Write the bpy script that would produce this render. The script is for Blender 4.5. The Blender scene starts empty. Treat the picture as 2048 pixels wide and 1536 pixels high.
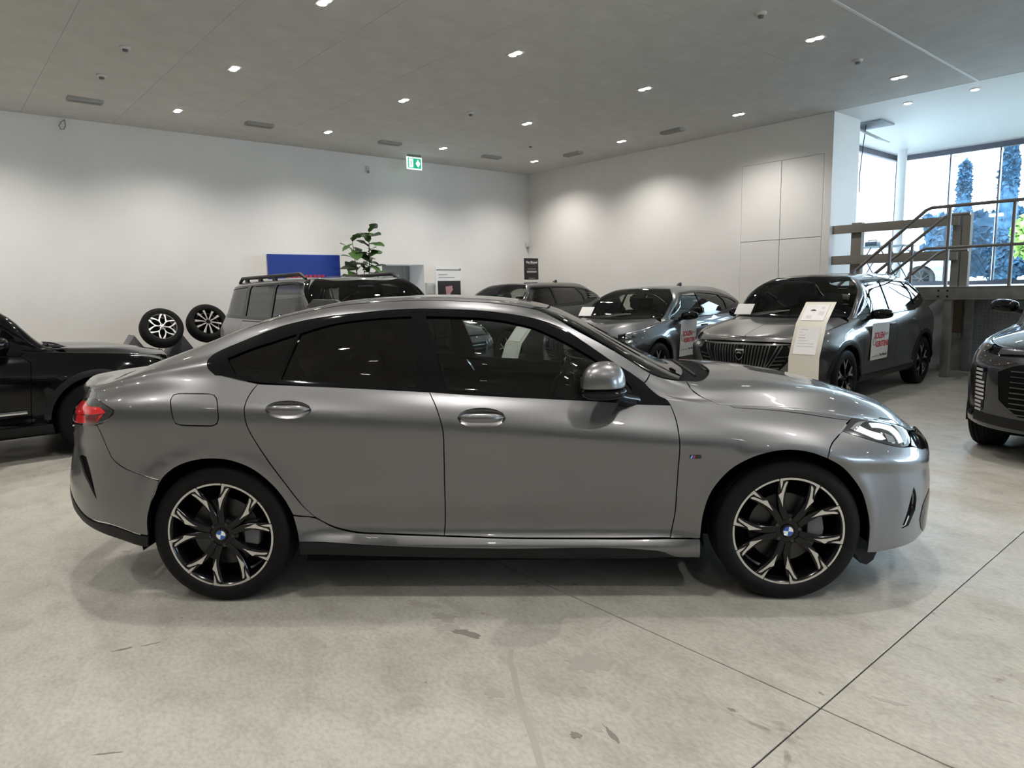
import bpy, bmesh, math, random
import numpy as np
from math import sin, cos, pi, radians
from mathutils import Vector, Matrix
from mathutils.bvhtree import BVHTree
from mathutils.geometry import delaunay_2d_cdt

SC = bpy.context.scene
COL = SC.collection
random.seed(4)
rng = np.random.default_rng(4)

# ---------------------------------------------------------------- camera
CAM_H, PITCH, ROLL, FPX = 1.4665, 0.1364103, -0.0210916, 1371.0
fwd = np.array([0, cos(PITCH), -sin(PITCH)])
_r0 = np.array([1.0, 0, 0]); _u0 = np.cross(_r0, fwd)
CR = _r0 * cos(ROLL) + _u0 * sin(ROLL)
CU = np.cross(CR, fwd)
CO = np.array([0, 0, CAM_H])
cam = bpy.data.cameras.new('camera')
cam.sensor_width = 36.0
cam.lens = FPX / 2048 * 36.0
cam.clip_start = 0.05
cam.clip_end = 400
camo = bpy.data.objects.new('camera', cam)
COL.objects.link(camo)
camo.matrix_world = Matrix(((CR[0], CU[0], -fwd[0], 0), (CR[1], CU[1], -fwd[1], 0), (CR[2], CU[2], -fwd[2], CAM_H), (0, 0, 0, 1)))
SC.camera = camo

# ---------------------------------------------------------------- exposure, world
SC.view_settings.view_transform = 'Standard'
SC.view_settings.look = 'None'
SC.view_settings.gamma = 1.0
SC.view_settings.use_curve_mapping = False
SC.view_settings.exposure = 0.0
LAMP_W = 205.0          # a downlight of the rows that wash the walls
LAMP_N = 220.0          # a downlight over the floor, narrower beam
SKY = 13.0
world = bpy.data.worlds.new('sky'); SC.world = world
world.use_nodes = True
bg = world.node_tree.nodes['Background']
bg.inputs[0].default_value = (0.66, 0.83, 1.0, 1)
bg.inputs[1].default_value = SKY
SC.cycles.max_bounces = 7
SC.cycles.diffuse_bounces = 4
SC.cycles.glossy_bounces = 4
SC.cycles.transmission_bounces = 6
SC.cycles.transparent_max_bounces = 10
SC.cycles.caustics_reflective = False
SC.cycles.caustics_refractive = False
SC.cycles.sample_clamp_indirect = 4.0
SC.cycles.use_denoising = True
SC.cycles.use_light_tree = True
sun = bpy.data.lights.new('sun', 'SUN'); sun.energy = 4.0; sun.angle = 0.01; sun.color = (1, .95, .86)
suno = bpy.data.objects.new('sun', sun); COL.objects.link(suno)
suno.rotation_euler = (radians(28), radians(-24), radians(-20))

# ---------------------------------------------------------------- room frame: s along the right wall, p towards it
WH = 0.8646
DR = np.array([cos(WH), -sin(WH), 0.0]); DL = np.array([sin(WH), cos(WH), 0.0])
def RW(s, p, z=0.0):
    return DR * s + DL * p + np.array([0, 0, z])
CEIL = 4.54; S0 = -14.25; PW = 12.87

# ---------------------------------------------------------------- materials
MATS = {}
def mat(name, color=(.5, .5, .5), rough=.5, metal=0., coat=0., spec=.5, emis=None, es=0., coat_rough=.03, trans=0., alpha=1., ior=1.45):
    if name in MATS: return MATS[name]
    m = bpy.data.materials.new(name); m.use_nodes = True
    b = m.node_tree.nodes['Principled BSDF']
    b.inputs['Base Color'].default_value = (*color, 1)
    b.inputs['Roughness'].default_value = rough
    b.inputs['Metallic'].default_value = metal
    b.inputs['Coat Weight'].default_value = coat
    b.inputs['Coat Roughness'].default_value = coat_rough
    b.inputs['Specular IOR Level'].default_value = spec
    b.inputs['IOR'].default_value = ior
    b.inputs['Transmission Weight'].default_value = trans
    b.inputs['Alpha'].default_value = alpha
    if emis: 
        b.inputs['Emission Color'].default_value = (*emis, 1); b.inputs['Emission Strength'].default_value = es
    MATS[name] = m
    return m
def glass(name, tint, refl=.06):
    """thin window glass: tinted see-through plus a mirror layer by Fresnel"""
    if name in MATS: return MATS[name]
    m = bpy.data.materials.new(name); m.use_nodes = True; nt = m.node_tree; nt.nodes.clear()
    o = nt.nodes.new('ShaderNodeOutputMaterial'); t = nt.nodes.new('ShaderNodeBsdfTransparent'); g = nt.nodes.new('ShaderNodeBsdfGlossy')
    x = nt.nodes.new('ShaderNodeMixShader'); f = nt.nodes.new('ShaderNodeFresnel'); f.inputs[0].default_value = 1.5
    t.inputs[0].default_value = (*tint, 1); g.inputs[0].default_value = (1, 1, 1, 1); g.inputs['Roughness'].default_value = 0.0
    nt.links.new(f.outputs[0], x.inputs[0]); nt.links.new(t.outputs[0], x.inputs[1]); nt.links.new(g.outputs[0], x.inputs[2]); nt.links.new(x.outputs[0], o.inputs[0])
    MATS[name] = m
    return m
def noisy(m, scale, c0, c1, detail=6., bump=0., bscale=None, rough=None, stretch=None, lo=.35, hi=.65):
    """colour variation by noise between c0 and c1"""
    nt = m.node_tree; b = nt.nodes['Principled BSDF']
    tc = nt.nodes.new('ShaderNodeTexCoord'); n = nt.nodes.new('ShaderNodeTexNoise'); r = nt.nodes.new('ShaderNodeValToRGB')
    n.inputs['Scale'].default_value = scale; n.inputs['Detail'].default_value = detail
    r.color_ramp.elements[0].position = lo; r.color_ramp.elements[1].position = hi
    r.color_ramp.elements[0].color = (*c0, 1); r.color_ramp.elements[1].color = (*c1, 1)
    src = tc.outputs['Object']
    if stretch:
        mp = nt.nodes.new('ShaderNodeMapping'); mp.inputs['Scale'].default_value = stretch; nt.links.new(src, mp.inputs[0]); src = mp.outputs[0]
    nt.links.new(src, n.inputs[0]); nt.links.new(n.outputs[0], r.inputs[0]); nt.links.new(r.outputs[0], b.inputs['Base Color'])
    if bump:
        n2 = nt.nodes.new('ShaderNodeTexNoise'); n2.inputs['Scale'].default_value = bscale or scale * 8; n2.inputs['Detail'].default_value = 5
        bp = nt.nodes.new('ShaderNodeBump'); bp.inputs['Strength'].default_value = bump; bp.inputs['Distance'].default_value = .01
        nt.links.new(src, n2.inputs[0]); nt.links.new(n2.outputs[0], bp.inputs['Height']); nt.links.new(bp.outputs[0], b.inputs['Normal'])
    return m

# ---------------------------------------------------------------- objects
def tag(o, label=None, cat=None, group=None, kind=None):
    if label: o['label'] = label
    if cat: o['category'] = cat
    if group: o['group'] = group
    if kind: o['kind'] = kind
    return o
def empty(name, loc=(0, 0, 0), rz=0., parent=None):
    o = bpy.data.objects.new(name, None); COL.objects.link(o); o.location = loc; o.rotation_euler = (0, 0, rz)
    o.empty_display_size = .2
    if parent: o.parent = parent
    return o
def link(name, me, parent=None):
    o = bpy.data.objects.new(name, me); COL.objects.link(o)
    if parent: o.parent = parent
    return o
def meshobj(name, verts, faces, m, parent=None, smooth=False, normals=None):
    me = bpy.data.meshes.new(name)
    me.from_pydata([tuple(map(float, v)) for v in verts], [], [tuple(int(i) for i in f) for f in faces])
    if m: me.materials.append(m)
    if smooth or normals is not None: me.polygons.foreach_set('use_smooth', [True] * len(me.polygons))
    me.update()
    if normals is not None:
        me.normals_split_custom_set_from_vertices([tuple(map(float, n)) for n in normals])
    return link(name, me, parent)
class MB:
    """collects simple solids into one mesh"""
    def __init__(s): s.v = []; s.f = []
    def add(s, v, f):
        n = len(s.v); s.v += [tuple(map(float, q)) for q in v]; s.f += [tuple(i + n for i in q) for q in f]; return s
    def box(s, x0, x1, y0, y1, z0, z1, rot=None, at=None):
        v = [(x, y, z) for z in (z0, z1) for y in (y0, y1) for x in (x0, x1)]
        if rot is not None: v = [tuple(rot @ Vector(q)) for q in v]
        if at is not None: v = [(q[0] + at[0], q[1] + at[1], q[2] + at[2]) for q in v]
        return s.add(v, [(0, 2, 3, 1), (4, 5, 7, 6), (0, 1, 5, 4), (2, 6, 7, 3), (0, 4, 6, 2), (1, 3, 7, 5)])
    def tube(s, pts, r, n=10, caps=True):
        P = [np.array(p, float) for p in pts]; rs = r if hasattr(r, '__len__') else [r] * len(P)
        vs = []; fs = []; prev = None
        for i, p in enumerate(P):
            d = (P[min(i + 1, len(P) - 1)] - P[max(i - 1, 0)]); d /= np.linalg.norm(d) + 1e-9
            if prev is None: a = np.cross(d, [0, 0, 1.]) if abs(d[2]) < .9 else np.cross(d, [1., 0, 0])
            else: a = prev - d * (prev @ d)
            a /= np.linalg.norm(a); b = np.cross(d, a); prev = a
            vs += [tuple(p + rs[i] * (cos(2 * pi * k / n) * a + sin(2 * pi * k / n) * b)) for k in range(n)]
        for i in range(len(P) - 1):
            fs += [(i * n + k, i * n + (k + 1) % n, (i + 1) * n + (k + 1) % n, (i + 1) * n + k) for k in range(n)]
        if caps: fs += [tuple(range(n - 1, -1, -1)), tuple(range((len(P) - 1) * n, len(P) * n))]
        return s.add(vs, fs)
    def lathe(s, prof, n=48, axis='z', at=(0, 0, 0), close=False):
        """prof: list of (radius, height)"""
        vs = []; fs = []; m = len(prof)
        for k in range(n):
            c, q = cos(2 * pi * k / n), sin(2 * pi * k / n)
            for r, h in prof:
                p = (r * c, r * q, h) if axis == 'z' else ((r * c, h, r * q) if axis == 'y' else (h, r * c, r * q))
                vs.append((p[0] + at[0], p[1] + at[1], p[2] + at[2]))
        e = m if close else m - 1
        for k in range(n):
            for j in range(e):
                a, b = k * m + j, k * m + (j + 1) % m; c2, d = ((k + 1) % n) * m + (j + 1) % m, ((k + 1) % n) * m + j
                fs.append((a, b, c2, d) if axis != 'y' else (a, d, c2, b))
        return s.add(vs, fs)
    def prism(s, poly, h0, h1, axis='y'):
        """poly in (a,b), extruded from h0 to h1 along the axis"""
        n = len(poly)
        mk = {'y': lambda a, b, h: (a, h, b), 'z': lambda a, b, h: (a, b, h), 'x': lambda a, b, h: (h, a, b)}[axis]
        v = [mk(a, b, h0) for a, b in poly] + [mk(a, b, h1) for a, b in poly]
        f = [tuple(range(n - 1, -1, -1)), tuple(range(n, 2 * n))] + [(i, (i + 1) % n, n + (i + 1) % n, n + i) for i in range(n)]
        return s.add(v, f)
    def build(s, name, m, parent=None, bevel=0., smooth=False, seg=2, angle=35):
        me = bpy.data.meshes.new(name); me.from_pydata(s.v, [], s.f); me.materials.append(m)
        bm = bmesh.new(); bm.from_mesh(me)
        bmesh.ops.recalc_face_normals(bm, faces=bm.faces)
        if bevel:
            es = [e for e in bm.edges if len(e.link_faces) == 2 and e.calc_face_angle(0) > radians(30)]
            bmesh.ops.bevel(bm, geom=es, offset=bevel, segments=seg, profile=.7, affect='EDGES', clamp_overlap=True)
        bm.to_mesh(me); bm.free()
        if smooth or bevel:
            me.polygons.foreach_set('use_smooth', [True] * len(me.polygons))
            me.set_sharp_from_angle(angle=radians(angle))
        me.update()
        return link(name, me, parent)
def dup(root, loc, rz=None, label=None, group=None, keep_scale=True):
    """a copy of a thing with copies of its parts and sub-parts"""
    def cp(o, par):
        c = o.copy(); COL.objects.link(c)
        if par: c.parent = par
        for ch in kids.get(o.name, []): cp(ch, c)
        return c
    kids = {}
    for o in root.children_recursive: kids.setdefault(o.parent.name, []).append(o)
    c = cp(root, None); c.location = loc
    if rz is not None: c.rotation_euler = (0, 0, rz)
    if label: c['label'] = label
    if group: c['group'] = group
    return c
def crspline(T,V,q):
    """nonuniform Catmull-Rom; T (N,), V (N,...) q (M,)"""
    T=np.asarray(T,float);V=np.asarray(V,float);n=len(T)
    h=np.diff(T); d=np.diff(V,axis=0)/h.reshape((-1,)+(1,)*(V.ndim-1))
    m=np.empty_like(V); m[0]=d[0]; m[-1]=d[-1]
    for i in range(1,n-1): m[i]=(d[i-1]*h[i]+d[i]*h[i-1])/(h[i]+h[i-1])
    k=np.clip(np.searchsorted(T,q,side='right')-1,0,n-2); s=((q-T[k])/h[k])
    sh=(-1,)+(1,)*(V.ndim-1); s=s.reshape(sh); hh=h[k].reshape(sh)
    return (2*s**3-3*s**2+1)*V[k]+(s**3-2*s**2+s)*hh*m[k]+(-2*s**3+3*s**2)*V[k+1]+(s**3-s**2)*hh*m[k+1]
def pchip(X,Y,q):
    X=np.asarray(X,float);Y=np.asarray(Y,float);h=np.diff(X);d=np.diff(Y)/h;n=len(X);m=np.zeros(n)
    if n==2: m[:]=d[0]
    else:
        for i in range(1,n-1):
            if d[i-1]*d[i]>0:
                a=2*h[i]+h[i-1];b=h[i]+2*h[i-1];m[i]=(a+b)/(a/d[i-1]+b/d[i])
        m[0]=d[0];m[-1]=d[-1]
    q=np.clip(q,X[0],X[-1]);k=np.clip(np.searchsorted(X,q,side='right')-1,0,n-2);s=(q-X[k])/h[k]
    return (2*s**3-3*s**2+1)*Y[k]+(s**3-2*s**2+s)*h[k]*m[k]+(-2*s**3+3*s**2)*Y[k+1]+(s**3-s**2)*h[k]*m[k+1]
class Master:
    """car body: lines (bottom -> centre top), each y(x), z(x); nose and tail close as superellipses"""
    def __init__(S,lines,xa,xb,nf=2.8,mf=2.2,nr=3.0,mr=2.2,NU=420,NT=170,bumps=None,smooth=1.2):
        nl=len(lines); cu=54
        ph=np.linspace(0,np.pi/2,cu)
        tf=np.sin(ph); ff=(1-tf**nf).clip(0)**(1/mf); tr=tf; fr=(1-tr**nr).clip(0)**(1/mr)
        mid=np.linspace(xb,xa,NU-2*cu+2)
        X=[];Y=[];Z=[]
        for L in lines:
            xf,xr=L['xf'],L['xr']
            x=np.concatenate([ (xb+(xr-xb)*tr)[::-1][:-1], mid, (xa+(xf-xa)*tf)[1:] ])
            fac=np.concatenate([fr[::-1][:-1],np.ones(len(mid)),ff[1:]])
            Y.append(pchip(*L['y'],x)*fac); Z.append(pchip(*L['z'],x)); X.append(x)
        X=np.array(X);Y=np.array(Y);Z=np.array(Z)   # (nl,U)
        P=np.stack([X,Y,Z],-1)
        # common t from mean chord in the middle
        dm=np.linalg.norm(np.diff(P[:,X.shape[1]//4:-X.shape[1]//4],axis=0),axis=-1).mean(1)
        T=np.concatenate([[0],np.cumsum(dm)]); S.T=T
        t=np.linspace(0,T[-1],NT)
        G=crspline(T,P,t)      # (NT,U,3)
        k=int(3*smooth)+1; w=np.exp(-.5*(np.arange(-k,k+1)/smooth)**2); w/=w.sum()
        for ax in (0,1):
            pad=[(0,0)]*3; pad[ax]=(k,k)
            Q=np.pad(G,pad,mode='reflect',reflect_type='odd')
            G=sum(w[i]*np.take(Q,range(i,i+G.shape[ax]),axis=ax) for i in range(2*k+1))
        G[-1,:,1]=0; G[:,0,1]=0;G[:,-1,1]=0
        if bumps: G=bumps(G)
        S.G=G; S.NT,S.NU=G.shape[:2]
        S.tt=t; S.uu=np.concatenate([[0],np.cumsum(np.linalg.norm(np.diff(G[S.NT//3],axis=0),axis=-1))])
        du=np.gradient(G,axis=1);dt=np.gradient(G,axis=0);N=np.cross(dt,du)
        # outward normals for y>0 side
        N/= (np.linalg.norm(N,axis=-1,keepdims=True)+1e-12)
        if N[S.NT//3,S.NU//2,1]<0:N=-N
        N[:,0]=N[:,1];N[:,-1]=N[:,-2]; N[:,0,1]=0;N[:,-1,1]=0;N[-1,:,1]=0
        N/= (np.linalg.norm(N,axis=-1,keepdims=True)+1e-12); S.N=N
    def ev(S,uv,off=0.):
        """uv (M,2) -> points, normals (y>0 half)"""
        uv=np.asarray(uv,float)
        iu=np.interp(uv[:,0],S.uu,np.arange(S.NU)); it=np.interp(uv[:,1],S.tt,np.arange(S.NT))
        a=np.minimum(iu.astype(int),S.NU-2);b=np.minimum(it.astype(int),S.NT-2);fu=(iu-a)[:,None];ft=(it-b)[:,None]
        def bl(A): return (A[b,a]*(1-fu)+A[b,a+1]*fu)*(1-ft)+(A[b+1,a]*(1-fu)+A[b+1,a+1]*fu)*ft
        n=bl(S.N);n/=np.linalg.norm(n,axis=1,keepdims=True)+1e-12
        return bl(S.G)+n*off,n
def hero():
    K=lambda *p:([a for a,b in p],[b for a,b in p])
    C=lambda v:([-3,3],[v,v])
    L=[]
    def add(y,z,xf,xr):L.append(dict(y=y,z=z,xf=xf,xr=xr))
    # underside edge, rocker bottom
    add(K((-2.3,.55),(-1.8,.72),(1.6,.70),(2.1,.60)),K((-2.34,.40),(-2.2,.30),(-1.9,.24),(-1.65,.2),(-.9,.155),(.9,.155),(1.65,.165),(1.9,.18),(2.15,.20)),2.165,-2.30)
    add(K((-2.3,.80),(-1.7,.865),(-.9,.845),(.9,.85),(1.6,.87),(2.1,.85)),K((-2.34,.43),(-2.2,.335),(-1.9,.275),(-1.68,.235),(-.9,.20),(.9,.195),(1.65,.195),(1.9,.215),(2.15,.24)),2.200,-2.335)
    add(K((-2.3,.83),(-1.7,.885),(-.9,.896),(.7,.894),(.93,.886),(1.6,.885),(2.1,.87)),K((-2.36,.50),(-2.2,.42),(-1.7,.32),(-.9,.29),(.7,.272),(.9,.265),(1.7,.28),(2.15,.31)),2.230,-2.365)
    add(K((-2.3,.84),(-1.7,.89),(-.98,.885),(-.8,.862),(.75,.858),(.93,.872),(1.6,.885),(2.1,.87)),K((-2.36,.55),(-1.7,.39),(-.9,.345),(.9,.325),(1.7,.36),(2.15,.38)),2.245,-2.36)
    add(K((-2.3,.84),(-1.7,.89),(-.9,.882),(.9,.877),(1.6,.885),(2.1,.87)),K((-2.36,.62),(-1.7,.52),(-.9,.50),(.9,.48),(1.7,.48),(2.15,.47)),2.255,-2.345)
    add(K((-2.3,.835),(-1.7,.89),(-.9,.893),(.9,.89),(1.6,.885),(2.1,.86)),K((-2.36,.74),(-1.7,.70),(-.9,.69),(.9,.63),(1.7,.60),(2.15,.55)),2.250,-2.32)
    # crease
    add(K((-2.3,.82),(-1.7,.89),(-.9,.900),(.9,.898),(1.6,.885),(2.1,.84)),K((-2.36,.87),(-1.737,.965),(-1.067,.945),(-.86,.93),(-.2,.885),(.8,.80),(1.35,.755),(1.8,.685),(2.17,.61)),2.240,-2.335)
    add(K((-2.3,.79),(-1.7,.850),(-.9,.868),(.9,.864),(1.4,.852),(1.75,.822),(2.1,.785)),K((-2.36,.92),(-1.6,1.015),(-1.067,.995),(-.8,.98),(-.2,.945),(.8,.86),(1.35,.805),(1.8,.725),(2.17,.64)),2.230,-2.335)
    # belt E
    add(K((-2.3,.74),(-1.7,.795),(-.9,.827),(.6,.825),(.9,.816),(1.4,.785),(1.75,.755),(2.1,.735)),K((-2.36,.945),(-2.0,1.0),(-1.6,1.06),(-1.31,1.075),(-1.09,1.06),(-.9,1.045),(-.57,1.022),(-.1,.987),(.48,.948),(.8,.925),(1.0,.90),(1.2,.88),(1.41,.858),(1.65,.812),(1.9,.745),(2.17,.66)),2.220,-2.335)
    # side glass middle
    add(K((-2.3,.69),(-1.7,.74),(-1.2,.765),(-.9,.762),(0,.765),(.4,.778),(.9,.79),(1.4,.74),(1.75,.70),(2.1,.68)),K((-2.36,.955),(-2.0,1.03),(-1.6,1.125),(-1.31,1.17),(-1.09,1.185),(-.57,1.215),(-.1,1.20),(.3,1.13),(.6,1.03),(.8,.955),(1.0,.925),(1.2,.905),(1.41,.882),(1.65,.832),(1.9,.765),(2.17,.675)),2.215,-2.335)
    # rail lower, rail upper
    add(K((-2.3,.64),(-1.9,.66),(-1.5,.655),(-1.2,.655),(0,.655),(.2,.662),(.4,.69),(.6,.725),(.8,.755),(1.4,.69),(1.75,.64),(2.1,.60)),K((-2.36,.965),(-2.2,1.005),(-2.0,1.055),(-1.8,1.115),(-1.6,1.175),(-1.46,1.215),(-1.26,1.27),(-1.0,1.335),(-.7,1.372),(-.4,1.385),(-.1,1.375),(.15,1.345),(.3,1.285),(.45,1.20),(.6,1.105),(.75,1.00),(.88,.955),(1.0,.945),(1.3,.92),(1.6,.87),(1.9,.785),(2.17,.69)),2.210,-2.335)
    add(K((-2.3,.56),(-1.9,.58),(-1.5,.575),(-1.2,.575),(0,.575),(.2,.59),(.4,.635),(.6,.68),(.8,.71),(1.0,.70),(1.4,.61),(1.75,.56),(2.1,.52)),K((-2.36,.975),(-2.2,1.025),(-2.0,1.078),(-1.8,1.145),(-1.6,1.21),(-1.46,1.255),(-1.26,1.318),(-1.0,1.378),(-.7,1.412),(-.4,1.422),(-.1,1.412),(.15,1.38),(.3,1.325),(.45,1.245),(.6,1.15),(.75,1.05),(.88,.995),(1.0,.97),(1.3,.95),(1.6,.902),(1.9,.81),(2.17,.695)),2.210,-2.335)
    add(K((-2.3,.30),(-1.2,.31),(0,.31),(.4,.34),(.8,.38),(1.4,.31),(2.1,.26)),K((-2.36,.985),(-2.2,1.04),(-2.0,1.098),(-1.8,1.165),(-1.6,1.24),(-1.46,1.29),(-1.26,1.352),(-1.0,1.405),(-.7,1.436),(-.4,1.443),(-.1,1.433),(.15,1.40),(.3,1.355),(.45,1.278),(.6,1.192),(.75,1.105),(.88,1.04),(1.0,1.01),(1.3,.985),(1.6,.935),(1.9,.84),(2.08,.77),(2.17,.70)),2.215,-2.335)
    add(C(0.),K((-2.36,.99),(-2.2,1.045),(-2.0,1.103),(-1.8,1.172),(-1.6,1.25),(-1.46,1.302),(-1.26,1.362),(-1.0,1.415),(-.7,1.443),(-.4,1.449),(-.1,1.44),(.15,1.408),(.3,1.366),(.45,1.29),(.6,1.207),(.8,1.098),(.92,1.045),(1.05,1.02),(1.3,.995),(1.6,.945),(1.9,.85),(2.08,.78),(2.17,.70)),2.215,-2.335)
    # fine corrections found from the silhouette
    def adj(i,kn):
        X,Z=L[i]['z']; L[i]['z']=(X,[z+float(np.interp(x,[a for a,b in kn],[b for a,b in kn])) for x,z in zip(X,Z)])
    for i,w in ((13,1),(12,1),(11,.8),(10,.4)):
        adj(i,[(-2.4,.025*w),(-2.2,.01*w),(-2.05,-.012*w),(-1.95,-.03*w),(-1.5,-.03*w),(-1.0,-.015*w),(-.9,.0),(-.4,.0),(0,-.006*w),(.2,-.006*w),(.4,0),(.9,.005*w),(1.3,.014*w),(1.6,.022*w),(1.9,.032*w),(2.1,.03*w),(2.2,0)])
    for i,a,b in ((0,.05,-.05),(1,.045,-.055),(2,.02,-.05),(3,.01,-.045),(4,0,-.045),(5,0,-.03),(6,.01,.01),(7,.03,.045),(8,.04,.03),(9,.045,.0),(10,.045,-.02),(11,.045,-.02),(12,.045,-.02),(13,.045,-.02)):
        L[i]['xf']+=a; L[i]['xr']+=b
    for i in (10,11,12,13): adj(i,[(-2.4,.02),(-2.25,.018),(-2.1,0)])
    for i in (7,8,9): adj(i,[(1.0,0),(1.6,.01),(1.9,.02),(2.2,.0)])
    for i in (0,1): adj(i,[(-2.4,.03),(-1.9,.04),(-1.6,.04),(-1.3,0)])
    def bumps(G):
        for cx,R in ((-1.335,.385),(1.335,.385)):
            r=np.hypot(G[...,0]-cx,(G[...,2]-.335)); z=G[...,2]
            s=np.exp(-((r-.40)/.055)**2)*(z<.9)*np.clip((.86-z)/.15,0,1)
            G[...,1]+=.012*s
        return G
    return Master(L,1.30,-1.45,nf=3.4,mf=2.3,nr=3.2,mr=2.3,bumps=bumps,NT=220,smooth=1.1)

# ---------------------------------------------------------------- panels cut from a body surface
class CarFrame:
    def __init__(s, M, loc, rz):
        s.M = M; s.loc = np.array(loc, float); c, n = cos(rz), sin(rz)
        s.R = np.array([[c, -n, 0], [n, c, 0], [0, 0, 1]])
        G = M.G; nt, nu = M.NT, M.NU
        idx = np.arange(nt * nu).reshape(nt, nu)
        q = np.stack([idx[:-1, :-1], idx[:-1, 1:], idx[1:, 1:], idx[1:, :-1]], -1).reshape(-1, 4)
        s.q = q
        V = G.reshape(-1, 3)
        s.bv = {}
        for sg in (1, -1):
            W = V * np.array([1, sg, 1])
            s.bv[sg] = BVHTree.FromPolygons(W.tolist(), q.tolist())
    def _uv(s, sg, loc, fi):
        M = s.M; b, a = divmod(fi, M.NU - 1); P = np.array(loc) * np.array([1, sg, 1])
        p0 = M.G[b, a]; e1 = M.G[b, a + 1] - p0; e2 = M.G[b + 1, a] - p0
        A = np.stack([e1, e2], 1); f, *_ = np.linalg.lstsq(A, P - p0, rcond=None); f = np.clip(f, 0, 1)
        return (M.uu[a] + f[0] * (M.uu[a + 1] - M.uu[a]), M.tt[b] + f[1] * (M.tt[b + 1] - M.tt[b]))
    def ray(s, sg, o, d):
        r = s.bv[sg].ray_cast(Vector(o), Vector(d))
        if r[0] is not None: return s._uv(sg, r[0], r[2])
        best = None
        o = np.array(o, float); d = np.array(d, float); d /= np.linalg.norm(d)
        for k in np.arange(0.2, 9, .05):
            q = s.bv[sg].find_nearest(Vector(o + d * k))
            if q[0] is not None and (best is None or q[3] < best[1][3]): best = (k, q)
        q = best[1]
        return s._uv(sg, q[0], q[2])
    def pick(s, p, sg=-1):
        """a point given as picture pixels of the right side, or ('s',x,z) side view, ('t',x,y) plan, ('f',y,z) front, ('b',y,z) back"""
        if p[0] == 's': return s.ray(sg, (p[1], sg * 3, p[2]), (0, -sg, 0))
        if p[0] == 't': return s.ray(sg, (p[1], sg * abs(p[2]) if p[2] else sg * 1e-4, 4), (0, 0, -1))
        if p[0] == 'f': return s.ray(sg, (5, sg * max(abs(p[1]), 1e-4), p[2]), (-1, 0, 0))
        if p[0] == 'b': return s.ray(sg, (-5, sg * max(abs(p[1]), 1e-4), p[2]), (1, 0, 0))
        if p[0] == 'uv': return p[1:]
        u, v = p; d = fwd + CR * (u - 1024) / FPX - CU * (v - 768) / FPX
        o = s.R.T @ (CO - s.loc); return s.ray(sg, o, s.R.T @ d)
def inside(poly, P):
    x, y = P[:, 0], P[:, 1]; r = np.zeros(len(P), bool); n = len(poly)
    for i in range(n):
        x1, y1 = poly[i]; x2, y2 = poly[(i + 1) % n]
        if y1 == y2: continue
        c = ((y1 > y) != (y2 > y)) & (x < (x2 - x1) * (y - y1) / (y2 - y1) + x1); r ^= c
    return r
def outline(pts, h, corner=34, smooth=True):
    """closed polygon -> resampled; gentle bends become spline curves, sharp ones stay corners"""
    P = [np.array(p, float) for p in pts]
    P = [p for i, p in enumerate(P) if np.linalg.norm(p - P[i - 1]) > 1e-4]
    n = len(P)
    cor = []
    for i in range(n):
        a = P[i] - P[i - 1]; b = P[(i + 1) % n] - P[i]
        an = math.degrees(abs(math.atan2(a[0] * b[1] - a[1] * b[0], a @ b)))
        if an > corner or not smooth: cor.append(i)
    if not cor: cor = [0]; closed = True
    out = []
    for k, c in enumerate(cor):
        e = cor[(k + 1) % len(cor)]; run = [c]; j = c
        while True:
            j = (j + 1) % n; run.append(j)
            if j == e: break
        V = np.array([P[q] for q in run]); T = np.concatenate([[0], np.cumsum(np.linalg.norm(np.diff(V, axis=0), axis=1))])
        m = max(1, int(round(T[-1] / h)))
        q = np.linspace(0, T[-1], m + 1)[:-1]
        if len(run) > 2 and smooth:
            q = np.unique(np.concatenate([q, T[1:-1]])) if T[-1] / h < len(run) else q
            out += list(crspline(T, V, q))
        else: out += [np.array([np.interp(t, T, V[:, 0]), np.interp(t, T, V[:, 1])]) for t in q]
    return np.array(out)
def area2(P):
    x, y = P[:, 0], P[:, 1]; return (x * np.roll(y, -1) - y * np.roll(x, -1)).sum()
def shrink(P, g):
    if not g: return P
    s = 1 if area2(P) > 0 else -1
    e = np.roll(P, -1, 0) - P; e /= np.linalg.norm(e, axis=1, keepdims=True) + 1e-9
    nrm = np.stack([-e[:, 1], e[:, 0]], 1) * s; a = nrm + np.roll(nrm, 1, 0)
    a /= np.maximum(np.linalg.norm(a, axis=1, keepdims=True), .5)
    return P + a * g
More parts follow.
